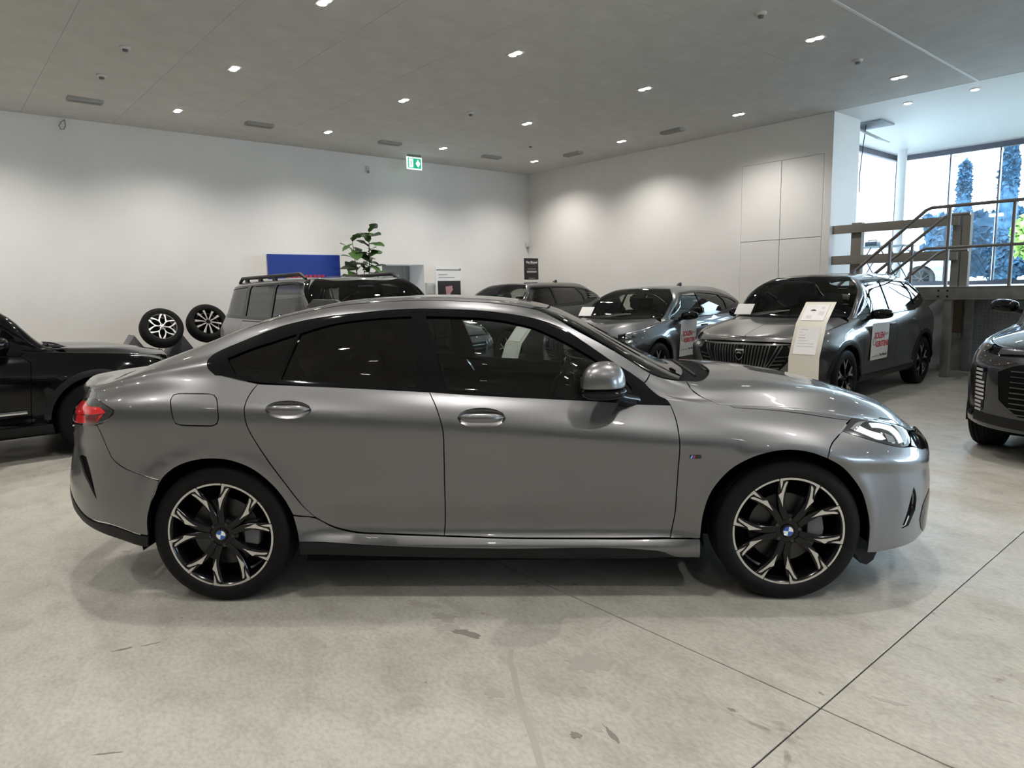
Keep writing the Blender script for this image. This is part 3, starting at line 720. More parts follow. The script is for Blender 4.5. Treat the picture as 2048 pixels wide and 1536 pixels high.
def arch_liner(parent, x, zc, R, y0, y1, sg, name='wheel_arch_liner'):
    n = 28; v = []; f = []
    a = [pi * 1.12 * k / n - .06 * pi for k in range(n + 1)]
    for k in range(n + 1):
        for yy in (y0, y1): v.append((x + R * cos(a[k]), sg * yy, zc + R * sin(a[k])))
    for k in range(n): f.append((2 * k, 2 * k + 1, 2 * k + 3, 2 * k + 2))
    b = len(v); v.append((x, sg * y0, zc)); 
    for k in range(n): f.append((b, 2 * k, 2 * k + 2))
    return meshobj(name, v, f, M_matblk, parent, smooth=False)
def seat(parent, x, y, headrest=True, scale=1.):
    s = empty('seat', (x, y, .30), 0, parent)
    MB().box(-.25, .27, -.25, .25, .0, .16).build('cushion', M_seat, s, bevel=.05, seg=3)
    # backrest: a bowed slab, leaning back
    rot = Matrix.Rotation(radians(-18), 3, 'Y')
    MB().box(-.06, .07, -.25, .25, 0, .62, rot=rot, at=(-.22, 0, .1)).build('backrest', M_seat, s, bevel=.055, seg=3)
    if headrest: MB().box(-.05, .05, -.14, .14, .64, .84, rot=rot, at=(-.20, 0, .1)).build('headrest', M_seat, s, bevel=.045, seg=3)
    return s
def steering(parent, x, y, z, tilt=24):
    w = empty('steering_wheel', (x, y, z), 0, parent); w.rotation_euler = (0, radians(-90 + tilt), 0)
    n = 40; MB().tube([(.18 * cos(2 * pi * k / n), .18 * sin(2 * pi * k / n), 0) for k in range(n + 1)], .016, 8).build('rim', M_glossblk, w, smooth=True)
    MB().box(-.16, .05, -.025, .025, -.01, .01).box(-.03, .03, -.17, .17, -.01, .01).lathe([(0, -.02), (.07, -.015), (.07, .015), (0, .03)], 20).build('spokes', M_int, w, bevel=.004)
    return w

# ================================================================ the grey gran coupe in the foreground
YAW = -0.0404893
_ey = np.array([-sin(YAW), cos(YAW), 0.])
HLOC = np.array([-.0719622, 3.09231973, 0.]) + _ey * .87
HM = hero()
HF = CarFrame(HM, HLOC, YAW)
HC = empty('coupe', Vector(HLOC), YAW)
tag(HC, 'metallic grey four-door coupe seen side-on in the foreground', 'car')
DLO = [(414.8, 727), (419, 716), (431, 706.5), (455, 695), (481, 684.5), (539, 661), (598, 643.5), (656, 633), (700, 628), (776, 620.5), (864, 618), (951, 621), (1010, 627), (1069, 637.5), (1127, 658), (1176, 690), (1234, 729), (1288.6, 765), (1322, 792), (1342, 811), (1263.7, 807.8), (1205, 803), (1117, 798.5), (951, 790), (859, 784), (746, 778), (600, 771.5), (525, 765.5), (466, 757), (431, 750), (418, 739)]
G1 = [(852, 632.5), (922, 634), (1010, 642), (1054, 652), (1098, 668.5), (1142, 690), (1200, 725), (1248, 757), (1262, 775), (1262, 796), (1157, 793.5), (1000, 786), (893, 779), (880, 735)]
G2 = [(601, 667), (650, 652), (720, 640), (822, 633), (829, 700), (832, 774), (746, 769), (650, 763), (562, 759)]
G3 = [(594, 668), (555, 760), (526, 757), (470, 747), (455, 716), (500, 698), (550, 682)]
RD = [(516, 768), (501, 786), (490, 809), (488.5, 829.5), (494, 853), (510, 882), (533, 917), (568, 964), (598, 1003), (630, 1034), (660, 1050), (700, 1061.5)]
BS = [(859, 784), (875.4, 823.7), (885.5, 859), (888, 911), (889, 960), (890.5, 1010), (888.5, 1071)]
FS = [(1341, 810.5), (1351.6, 838), (1358, 870.6), (1357.5, 926), (1353, 985), (1349.5, 1030), (1341, 1075.5)]
RA = [(586, 1030), (569, 1000), (539, 965), (510, 942), (466, 923), (422, 918), (378, 924), (349, 936), (320, 963), (303, 1003), (295, 1040), (295, 1071)]
FA = [(1400, 1115), (1401, 1070), (1408, 1024), (1423, 984), (1446, 954), (1482, 926), (1526, 908), (1578, 900), (1628, 907), (1672, 926), (1703, 954), (1724, 986), (1735, 1024), (1738.5, 1065), (1734, 1105)]
DB = [(700, 1061.5), (780, 1067), (888.5, 1071), (1000, 1075), (1150, 1076), (1341, 1075.5)]
PL = dict(parent=HC)
belt = [(525, 765.5), (600, 771.5), (746, 778), (859, 784), (951, 790), (1117, 798.5), (1205, 803), (1263.7, 807.8), (1341, 810.8)]
def ellp(c, rr): return [(c[0] + rr[0] * cos(a), c[1] + rr[1] * sin(a)) for a in np.linspace(0, 2 * pi, 17)[:-1]]
pair('rear_door', HF, RD + [(780, 1067)] + BS[::-1] + [(746, 778), (600, 771.5)], P_grey, HC, holes=[ellp((576, 819.5), (47, 18.5))], hgap=0)
pair('front_door', HF, BS + DB[3:] + FS[::-1][1:] + [(1263.7, 807.8), (1205, 803), (1117, 798.5), (951, 790)], P_grey, HC, holes=[ellp((963, 836), (49, 20.5))], hgap=0)
FUEL = [(341, 806), (342, 797), (347, 790), (357, 787.5), (372, 787.3), (388, 787.5), (404, 787.7), (418, 788), (428, 790), (433, 797), (434.5, 806), (435.5, 822), (436.5, 838), (434, 847), (427, 851.5), (416, 852), (390, 851.5), (364, 850.5), (354, 849), (348, 843), (345, 833), (342.5, 820)]
TAIL = [(191, 797), (211, 810.5), (227.4, 821), (226, 828), (213, 841), (194, 850)]
SEAMB = [(194, 850), (199.6, 861), (210, 885), (223, 914.5), (246.5, 935), (287, 951), (318, 960)]
LID = [(191, 797), (178, 769), (217, 762), (250, 752)]
side = FS[:1] + [(1288.6, 765), (1300, 747), (1264, 724), (1205, 689), (1146, 657), (1082, 623)] + \
    [('t', .12, .578), ('t', -.3, .568), ('t', -.8, .568), ('t', -1.2, .560), ('t', -1.45, .555), ('t', -1.7, .56), ('t', -1.95, .60), ('t', -2.12, .64)] + [(250, 752), (217, 763), (178, 771), (191, 797)] + TAIL[1:] + SEAMB[1:] + RA[:-2][::-1][:] + [(630, 1034)] + RD[::-1][3:]
# the bodyside: A pillar, roof rail, C pillar and rear quarter in one pressing
side = [(1288.6, 765), (1300, 747), (1264, 724), (1205, 689), (1146, 657), (1082, 623), ('t', .12, .578), ('t', -.3, .568), ('t', -.8, .568), ('t', -1.2, .560), ('t', -1.45, .555), ('t', -1.7, .565), ('t', -1.95, .61), (250, 752), (217, 763), (178, 771)] + TAIL + SEAMB[1:] + [(303, 1003), (320, 963), (349, 936), (378, 924), (422, 918), (466, 923), (510, 942), (539, 965), (569, 1000), (586, 1030), (630, 1034)] + RD[::-1][3:] + [(466, 757), (431, 750), (418, 739), (414.8, 727), (419, 716), (431, 706.5), (455, 695), (481, 684.5), (539, 661), (598, 643.5), (656, 633), (700, 628), (776, 620.5), (864, 618), (951, 621), (1010, 627), (1069, 637.5), (1127, 658), (1176, 690), (1234, 729)]
pair('quarter_panel', HF, side, P_grey, HC, holes=[FUEL])
panel('fuel_door', HF, FUEL, P_grey, HC)
pair('window_trim', HF, DLO, M_glossblk, HC, holes=[G1, G2, G3], off=-.001, rim=.03, gap=.0015)
pair('front_window', HF, G1, G_clear, HC, off=-.012, rim=0, gap=-.004)
pair('rear_window_pane', HF, G2, G_tint, HC, off=-.010, rim=0, gap=-.004)
pair('quarter_window', HF, G3, G_tint, HC, off=-.010, rim=0, gap=-.004)
HOODS = [(1372, 762), (1381, 777), (1410, 797), (1439, 809), (1469, 815.5), (1527, 819), (1600, 826.6), (1643, 833), (1698.6, 841)]
HL = [(1684, 862), (1698.6, 841.6), (1719, 835), (1760, 835), (1789.5, 841), (1812, 858), (1821.7, 877), (1819, 891), (1807, 894.5), (1775, 889), (1731, 877)]
fender = [(1341, 811), (1288.6, 765), (1300, 747), (1322, 755.5), (1351.6, 761)] + HOODS + [(1684, 862), (1660.5, 894), (1664, 921)] + FA[:12][::-1][2:] + [(1401, 1077), (1341, 1076.5)] + FS[::-1][1:-1]
fender = [(1341, 811), (1288.6, 765), (1300, 747), (1322, 755.5), (1351.6, 761)] + HOODS + [(1684, 862), (1660.5, 894), (1655, 917), (1628, 907), (1578, 900), (1526, 908), (1482, 926), (1446, 954), (1423, 984), (1408, 1024), (1401, 1077), (1341, 1076.5)] + FS[::-1][1:-1]
pair('front_fender', HF, fender, P_grey, HC)
sill = [(586, 1031.5), (630, 1035.5), (660, 1051.5), (700, 1063), (780, 1068.5), (888.5, 1072.5), (1000, 1076.5), (1150, 1077.5), (1341, 1077.5), (1400.5, 1078), (1400, 1115), (1352, 1114), (1325, 1104), (1290, 1100.5), (1000, 1098), (780, 1093), (598, 1084)]
pair('sill', HF, sill, P_grey, HC)
pair('sill_skirt', HF, [(597, 1083), (780, 1092), (1000, 1097), (1290, 1100), (1325, 1103), (1352, 1114), (1398, 1115.5), (1300, 1119), (1000, 1119), (600, 1112)], M_blk, HC, off=-.006)
# front bumper, wraps round to the centre line
IN = [(1827.5, 974), (1822, 997), (1811, 1036), (1803.5, 1056), (1817, 1050), (1830, 1020), (1832, 990)]
fb = [(1684, 862), (1731, 877), (1775, 889), (1807, 894.5), (1822, 893), ('f', .60, .655), ('f', .50, .66), ('f', .50, .47), ('f', .04, .45), ('f', .0, .45), ('f', .0, .21), ('f', .4, .21), ('f', .7, .215), (1842, 1085), (1789.5, 1097), (1734, 1105), (1738.5, 1065), (1735, 1024), (1724, 986), (1703, 954), (1672, 926), (1655, 917), (1660.5, 894)]
FB = panel('front_bumper', HF, fb, P_grey, HC, holes=[IN], both=True)
pair('intake_corner', HF, [(1858, 976), (1860, 1005), (1858, 1040), (1852, 1066), (1842, 1056), (1839, 1040), (1846, 1008)], M_glossblk, FB, off=.002, h=.025, gap=0)
pair('air_intake', HF, IN, M_glossblk, FB, off=-.02, rim=0, gap=-.006)
panel('lower_grille', HF, [('f', 0, .33), ('f', .45, .33), ('f', .52, .25), ('f', 0, .245)], M_blk, FB, off=.003, both=True)
for sd in (-1, 1): panel('grille_frame', HF, [(1821, 866), (1827, 852), (1836, 850), (1846, 857), (1850, 870), ('f', .44, .665), ('f', .46, .60), (1848, 897), (1838, 897), (1822, 891)], M_glossblk, HC, off=.001, side=sd, pick_side=-1, h=.03)
gr = panel('kidney_grille', HF, [('f', .03, .665), ('f', .20, .665), ('f', .44, .655), ('f', .47, .62), ('f', .44, .50), ('f', .36, .47), ('f', .06, .47), ('f', .03, .50)], M_glossblk, HC, off=.004, side=-1); panel('kidney_grille', HF, [('f', .03, .665), ('f', .20, .665), ('f', .44, .655), ('f', .47, .62), ('f', .44, .50), ('f', .36, .47), ('f', .06, .47), ('f', .03, .50)], M_glossblk, HC, off=.004, side=1)
pair('headlamp', HF, HL, M_lampdk, HC, off=-.002, rim=.04)
DR1 = [(1738, 846), (1765, 848), (1783, 853), (1796, 864), (1806, 884), (1798, 887), (1789, 871), (1777, 861), (1760, 856), (1744, 855)]
DR2 = [(1716, 850), (1731, 858), (1762, 868), (1771, 878), (1764, 880), (1728, 868), (1708, 860)]
for q, mm in ((DR1, M_drl), (DR2, M_drl), ([(1700, 858), (1722, 843), (1732, 843), (1712, 861)], M_lamp), ([(1783, 849), (1800, 853), (1815, 872), (1812, 888), (1808, 889), (1801, 870)], M_lamp), ([(1768, 866), (1785, 873), (1791, 886), (1776, 884)], M_lamp)):
    pair('light_bar', HF, q, mm, HC, off=.0012, rim=.004, h=.02, gap=0)
# bonnet
hood = HOODS + [(1719, 835), (1760, 835), (1789.5, 841), ('t', 2.13, .40), ('t', 2.165, .2), ('t', 2.17, 0), ('t', 1.13, 0), ('t', 1.11, .25), ('t', 1.06, .45), (1386, 755)]
hood = HOODS + [(1760, 835), (1789.5, 841), (1812, 858), ('t', 2.185, .20), ('t', 2.19, 0.0), ('t', 1.13, 0), ('t', 1.11, .25), ('t', 1.05, .45), ('t', .985, .58)]
panel('bonnet', HF, hood, P_grey, HC, both=True, corner=24)
panel('cowl', HF, [('t', 1.125, 0), ('t', 1.105, .25), ('t', 1.045, .45), ('t', .98, .585), ('t', .86, .66), ('t', .84, .60), ('t', .93, .35), ('t', .965, 0)], M_matblk, HC, off=-.018, both=True, gap=-.004)
WS = [(1082, 624), (1146, 658), (1205, 690), (1264, 725), (1300, 748), (1322, 757), (1351, 762)]
panel('windshield', HF, [('t', .265, 0), ('t', .255, .25), ('t', .225, .45), ('t', .17, .575), ('t', .35, .625), ('t', .55, .675), ('t', .73, .72), ('t', .87, .655), ('t', .95, .35), ('t', .985, 0)], G_mid, HC, off=-.003, both=True, rim=.006)
panel('windshield_frame', HF, [('t', .265, 0), ('t', .255, .25), ('t', .225, .45), ('t', .17, .575), ('t', .35, .625), ('t', .55, .675), ('t', .73, .72), ('t', .87, .655), ('t', .95, .35), ('t', .985, 0), ('t', .93, 0), ('t', .90, .33), ('t', .83, .61), ('t', .73, .66), ('t', .55, .63), ('t', .35, .575), ('t', .23, .53), ('t', .27, .4), ('t', .30, .22), ('t', .31, 0)], M_matblk, HC, off=-.007, both=True, rim=0, gap=0)
panel('roof', HF, [('t', .26, 0), ('t', .25, .25), ('t', .22, .45), ('t', .165, .575), ('t', -.3, .565), ('t', -.8, .565), ('t', -1.2, .557), ('t', -1.22, .3), ('t', -1.23, 0)], P_grey, HC, both=True, gap=.002)
panel('rear_windshield', HF, [('t', -1.235, 0), ('t', -1.225, .3), ('t', -1.205, .555), ('t', -1.45, .552), ('t', -1.7, .558), ('t', -1.92, .58), ('t', -1.95, .3), ('t', -1.96, 0)], G_tint, HC, off=-.003, both=True, rim=.006)
panel('boot_lid', HF, [('t', -1.965, 0), ('t', -1.955, .3), ('t', -1.925, .59), ('t', -1.95, .608), (250, 753.5), (217, 764), (178, 772), (175, 780), ('b', .55, .92), ('b', 0, .92)], P_grey, HC, both=True, corner=28)
panel('tail_panel', HF, [('b', 0, .915), ('b', .60, .915), (178, 774), (190, 797), (170, 797), (153, 800), (150, 848), ('b', .5, .74), ('b', 0, .74)], P_grey, HC, both=True, off=-.004)
TL = [(153, 800), (170, 797), (191, 797), (211, 810.5), (227.4, 821), (226, 828), (213, 841), (194, 850), (148.5, 850), ('b', .50, .80), ('b', .48, .86)]
pair('tail_lamp', HF, TL, M_lampdk, HC, off=.002, rim=.02)
for q, mm in (([(155, 803), (169, 801), (182, 814), (205, 818), (212, 826), (196, 829), (172, 829), (154, 827)], M_red), ([(155, 829), (172, 831), (200, 831), (208, 828), (193, 846), (153, 846)], M_red), ([(172, 831), (200, 831), (193, 846), (176, 846)], M_redd)):
    pair('lamp_segment', HF, q, mm, HC, off=.0045 if mm is M_red else .006, rim=.004, h=.02, gap=0)
rb = TL[7:9] + [('b', .5, .735), ('b', 0, .735), ('b', 0, .50), ('b', .5, .49), (133, 968), (150, 1003), (176, 1035), (223, 1049), (296, 1071)] + [(295, 1040), (303, 1003), (318, 962), (287, 951), (246.5, 935), (223, 914.5), (210, 885), (199.6, 861)]
VENT = [(159, 913), (165, 911), (172, 914), (179, 938), (186, 968), (193.8, 999.5), (178, 968), (164, 937)]
RB = panel('rear_bumper', HF, rb, P_grey, HC, both=True, holes=[VENT])
pair('bumper_vent', HF, VENT, M_matblk, RB, off=-.012, rim=0, gap=-.005)
panel('diffuser', HF, [('b', 0, .505), ('b', .5, .495), (130, 970), (150, 1005), (176, 1037), (223, 1051), (296, 1073), (299, 1094), (240, 1078), (176, 1052), ('b', .5, .462), ('b', 0, .466)], M_blk, HC, both=True, off=.001)
# black flap in front of the front wheel
for a_, b_ in ((-.84, -.62), (.62, .84)): MB().prism([(1.64, .24), (1.76, .24), (1.74, .185), (1.71, .16), (1.68, .17)], a_, b_, 'y').build('air_flap', M_blk, HC)
# door handles
for nm, c, rr in (('rear', (576, 819.5), (47, 18.5)), ('front', (963, 836), (49, 20.5))):
    ell = lambda kx, ky, dy=0: [(c[0] + rr[0] * kx * cos(a), c[1] + dy + rr[1] * ky * sin(a)) for a in np.linspace(0, 2 * pi, 17)[:-1]]
    for sd in (-1, 1):
        # hollow behind the grip: rings of the outline sinking into the door
        E_ = [HF.pick(p) for p in ell(1, 1)]; Bo = outline(E_, .03); Cn = Bo.mean(0); V = []; Fc = []; nb = len(Bo)
        for r_ in (1.0, .92, .8, .6, .35, .02):
            pp_, nn_ = HM.ev(Cn + (Bo - Cn) * r_); pp_ = pp_ - np.array([0, 1, 0]) * .034 * (1 - r_ ** 2) ** .8; V += [tuple(q * np.array([1, sd, 1])) for q in pp_]
        for i_ in range(5):
            for k_ in range(nb): Fc.append((i_ * nb + k_, i_ * nb + (k_ + 1) % nb, i_ * nb + nb + (k_ + 1) % nb, i_ * nb + nb + k_))
        MB().add(V, Fc).build('handle_cup', P_grey, HC, smooth=True, angle=80)
        # grip: a flat bar, bowed outwards
        L_, N_ = HM.ev([HF.pick((c[0] - rr[0] * .92, c[1] - 1)), HF.pick((c[0], c[1] - 1)), HF.pick((c[0] + rr[0] * .92, c[1] - 1))]); a, m0, b0 = L_
        n = 14; V = []; Fc = []
        for i in range(n + 1):
            t = i / n; p = a * (1 - t) + b0 * t; bow = .030 * (1 - abs(2 * t - 1) ** 3) + .004; hh = .017 * (1 - abs(2 * t - 1) ** 4) + .004; zc = p[2]
            yy = p[1]
            for dy, dz in ((bow - .010, hh), (bow, hh * .5), (bow + .001, -.2 * hh), (bow - .004, -hh), (bow - .014, -hh * .8), (bow - .014, hh * .8)):
                V.append((p[0], sd * (yy + dy), zc + dz))
        for i in range(n):
            for k in range(6): Fc.append((i * 6 + k, i * 6 + (k + 1) % 6, i * 6 + 6 + (k + 1) % 6, i * 6 + 6 + k))
        Fc += [tuple(range(6)), tuple(range(n * 6, n * 6 + 6))]
        MB().add(V, Fc).build('door_handle', P_grey, HC, bevel=.0, smooth=True, angle=60)
# mirrors
def mirror_shell(name, m, parent, prof, sd):
    """rings of (x, z, half width fore-aft, half height) stacked outwards"""
    V = []; Fc = []; n = 24
    for (yy, xc, zc, a, b1, b2) in prof:
        if name in ('mirror_cap', 'mirror_base'): zc += .033; xc += .008
        for k in range(n):
            t = 2 * pi * k / n; c_, s_ = cos(t), sin(t)
            V.append((xc + a * np.sign(c_) * abs(c_) ** .8, sd * yy, zc + (b1 if s_ > 0 else b2) * np.sign(s_) * abs(s_) ** .85))
    for i in range(len(prof) - 1):
        for k in range(n): Fc.append((i * n + k, i * n + (k + 1) % n, i * n + n + (k + 1) % n, i * n + n + k))
    Fc += [tuple(range(n)), tuple(range((len(prof) - 1) * n, len(prof) * n))]
    o = MB().add(V, Fc).build(name, m, parent, smooth=True, angle=50); sb = o.modifiers.new('s', 'SUBSURF'); sb.levels = 1; sb.render_levels = 2
    return o
def hero_mirror(sd):
    # outer face plane at y=1.02
    prof = [(.86, .49, 1.015, .05, .06, .006), (.89, .485, 1.012, .080, .088, .008), (.94, .475, 1.010, .097, .108, .010), (.99, .465, 1.008, .100, .108, .010), (1.03, .455, 1.008, .088, .090, .009), (1.055, .45, 1.006, .05, .050, .006)]
    mirror_shell('mirror_cap', P_grey, HC, prof, sd)
    prof = [(.85, .51, .985, .06, .02, .035), (.89, .495, .983, .088, .022, .045), (.94, .48, .982, .100, .022, .042), (.99, .47, .982, .101, .022, .036), (1.03, .46, .983, .086, .018, .026), (1.05, .455, .985, .045, .010, .014)]
    mirror_shell('mirror_base', M_glossblk, HC, prof, sd)
    MB().tube([(.64, sd * .79, .945), (.585, sd * .85, .962), (.53, sd * .91, .985)], [.034, .030, .028], 12).build('mirror_arm', M_glossblk, HC, smooth=True)
    MB().box(.445, .455, .88, 1.03, .95, 1.05).build('mirror_glass', M_chr, HC) if False else None
for sd in (-1, 1): hero_mirror(sd)
# running gear
for x, rt in ((-1.335, 45.), (1.335, 29.)):
    for sd in (-1, 1):
        wheel_hero(HC, (x, sd * (.87 - .098), .335), sd, rot=-rt if sd < 0 else rt)
        arch_liner(HC, x, .335, .392, .45, .868, sd)
MB().box(-1.75, 1.9, -.55, .55, .21, .26).box(-.95, .93, -.80, .80, .178, .24).build('underbody', M_matblk, HC)
# cabin
MB().box(-1.2, .9, -.74, .74, .24, .30).build('cabin_floor', M_int, HC)
for sd in (-1, 1):
    seat(HC, -.12, sd * .38); 
    panel('door_card', HF, [('s', -.95, .35), ('s', .80, .35), ('s', .80, .895), ('s', -.1, .95), ('s', -.95, 1.0)], M_int, HC, off=-.07, rim=0, side=sd)
    panel('pillar_trim', HF, [(820, 633), (852, 632), (893, 779), (832, 776)], M_int, HC, off=-.035, rim=0, side=sd)
panel('headliner', HF, [('t', .20, 0), ('t', .15, .53), ('t', -1.2, .53), ('t', -1.2, 0)], mat('headliner', (.06, .06, .06), .9), HC, off=-.035, rim=0, both=True)
MB().box(-1.1, -.85, -.62, .62, .32, 1.0).box(-1.2, -.7, -.62, .62, .3, .48).build('rear_bench', M_seat, HC, bevel=.04)
MB().prism([(.42, .60), (.45, .86), (.60, .90), (.98, .93), (1.0, .5), (.5, .5)], -.72, .72, 'y').build('dashboard', M_int, HC, bevel=.02)
MB().box(.40, .43, -.05, .62, .86, .98).build('dash_screen', M_glossblk, HC, bevel=.004)
steering(HC, .30, .38, .86)
# wiper, antenna fin, badge, sensor
MB().tube([(.98, -.50, 1.02), (.955, -.45, 1.04), (.93, -.2, 1.065)], .008, 8).build('wiper', M_blk, HC, smooth=True)
MB().prism([(-1.15, 1.385), (-.93, 1.405), (-.97, 1.432), (-1.10, 1.436)], -.03, .03, 'y').build('antenna_fin', P_grey, HC, bevel=.008)
bp, bn = HM.ev([HF.pick((1391, 913.5))])
bx, by, bz = bp[0]
bd = MB().box(bx - .026, bx + .026, -by - .0035, -by - .001, bz - .009, bz + .009).build('side_badge', M_disc, HC, bevel=.001)
for i, cc in enumerate(((.25, .45, .8), (.02, .06, .35), (.6, .02, .03))):
    MB().prism([(bx - .023 + i * .006, bz - .007), (bx - .018 + i * .006, bz - .007), (bx - .013 + i * .006, bz + .007), (bx - .018 + i * .006, bz + .007)], -by - .0042, -by - .003, 'y').build('badge_stripe', mat('badge %d' % i, cc, .3), bd)
text('badge_letter', 'M', .017, M_blkink, bd, (bx + .010, -by - .0045, bz), (pi / 2, 0, 0), bold=.0008)

# ================================================================ the other cars: one parametric body, each with its own proportions and faces
def suv_master(p):
    wb, w, h = p['wb'], p['w'], p['h']; xf = wb / 2 + p['fo']; xr = -(wb / 2 + p['ro'])
    b0, b1, nz, hz = p['belt0'], p['belt1'], p['nosez'], p['hoodz']; xw, xs, xe, xt = p['xw'], p['xrf'], p['xrr'], p['xtail']; yr = p['yr']; g = p.get('sill', .24)
    sh = p.get('shoulder', .17); crown = p.get('crown', .05); hl = p.get('hl', .0)
    K = lambda q: ([a for a, b in q], [b for a, b in q])
    L = []
    def add(y, z, f, r): L.append(dict(y=K(y), z=K(z), xf=xf + f, xr=xr + r))
    fl = lambda v, a=.03: [(xr, v - a), (xr + .35, v), (xf - .35, v), (xf, v - a)]
    add(fl(w - .2), [(xr, g + .06), (-wb / 2, g - .02), (wb / 2, g - .02), (xf, g)], -.10, .10)
    add(fl(w - .035), [(xr, g + .10), (-wb / 2, g + .03), (wb / 2, g + .02), (xf, g + .02)], -.05, .05)
    add(fl(w - .004), [(xr, g + .18), (-wb / 2, g + .10), (wb / 2, g + .09), (xf, g + .08)], -.01, .01)
    add(fl(w - .02), [(xr, g + .27), (0, g + .17), (xf, g + .16)], 0., 0.)
    add(fl(w - .012), [(xr, .56), (0, .55), (xf, .48)], 0., 0.)
    add(fl(w), [(xr, b1 - .34), (0, (b0 + b1) / 2 - .30), (xf, nz - .24)], 0.0, 0.0)
    add(fl(w - .002), [(xr, b1 - sh), (0, (b0 + b1) / 2 - sh), (xw, b0 - sh - .02), (xf, nz - .14)], -.01, .01)
    add(fl(w - .035), [(xr, b1 - sh * .4), (0, (b0 + b1) / 2 - sh * .4), (xw, b0 - sh * .5), (xf, nz - .07)], -.04, .03)
    add(fl(w - .075), [(xr, b1), (0, (b0 + b1) / 2), (xw - .1, b0), ((xw + xf) / 2, (b0 + nz) / 2 - .01), (xf, nz - .03)], -.06, .05)
    zr = h - crown - .02
    ym = (w - .075 + yr) / 2 + .015; zm = lambda a, b: (a + b) / 2 + .01
    add([(xr, ym - .06), (xe, ym), (xs, ym), (xw, w - .12), (xf, w - .16)], [(xr, zm(b1, zr) - .03), (xe, zm(b1, zr)), (xs - .1, zm(b0, zr)), (xw, b0 + .015), ((xw + xf) / 2, (b0 + nz) / 2 + .01), (xf, nz - .015)], -.07, (xt - xr) * .55)
    add([(xr, yr - .03), (xe, yr + .03), (xs, yr + .03), ((xs + xw) / 2, (yr + w) / 2), (xw, w - .15), (xf, w - .25)], [(xt, zr - .14), (xe, zr - .05), ((xe + xs) / 2, zr - .03), (xs, zr - .05), ((xs + xw) / 2 + .06, (zr + b0) / 2 - .0), (xw, b0 + .03), ((xw + xf) / 2, (b0 + nz) / 2 + .025), (xf, nz - .005)], -.07, xt - xr)
    add([(xr, yr - .10), (xe, yr - .05), (xs, yr - .05), ((xs + xw) / 2, (yr + w) / 2 - .07), (xw, w - .21), (xf, w - .36)], [(xt, zr - .09), (xe, zr), ((xe + xs) / 2, zr + .015), (xs, zr - .005), ((xs + xw) / 2 + .05, (zr + b0) / 2 + .055), (xw, b0 + .055), ((xw + xf) / 2, (b0 + nz) / 2 + .045 + hl), (xf, nz)], -.075, xt - xr - .01)
    add([(xr, yr * .45), (xs, yr * .5), (xw, w * .5), (xf, w * .4)], [(xt, h - .10), (xe, h - .015), ((xe + xs) / 2, h - .012), (xs, h - .035), ((xs + xw) / 2 + .04, (h + b0) / 2 + .05), (xw, (b0 + hz) / 2 + .04), ((xw + xf) / 2, (b0 + nz) / 2 + .07 + hl), (xf, nz + .005)], -.07, xt - xr - .02)
    add([(xr, 0), (xf, 0)], [(xt, h - .09), (xe, h - .005), ((xe + xs) / 2, h), (xs, h - .02), ((xs + xw) / 2 + .05, (h + hz) / 2 + .03), (xw + .04, hz), ((xw + xf) / 2, (hz + nz) / 2 + .035 + hl), (xf, nz + .005)], -.065, xt - xr - .02)
    Ra = p.get('Ra', .39); R = p['R']
    def bumps(G):
        for cx in (-wb / 2, wb / 2):
            r = np.hypot(G[..., 0] - cx, G[..., 2] - R)
            G[..., 1] += .015 * np.exp(-((r - Ra - .02) / .06) ** 2) * (G[..., 2] < b0 - .05)
        return G
    return Master(L, wb / 2 + .02, -(wb / 2 + .15), nf=p.get('nf', 3.4), mf=2.5, nr=4., mr=2.6, NU=240, NT=100, bumps=bumps, smooth=.8)
def pickk(F, x, k):
    M = F.M; t = float(np.interp(k, range(len(M.T)), M.T)); row = int(round(np.interp(t, M.tt, range(M.NT))))
    xs = M.G[row, :, 0]; u = float(np.interp(x, xs, M.uu)); return (u, t)
_op = CarFrame.pick
def _pick(s, p, sg=-1):
    if p[0] == 'k': return pickk(s, p[1], p[2])
    return _op(s, p, sg)
CarFrame.pick = _pick
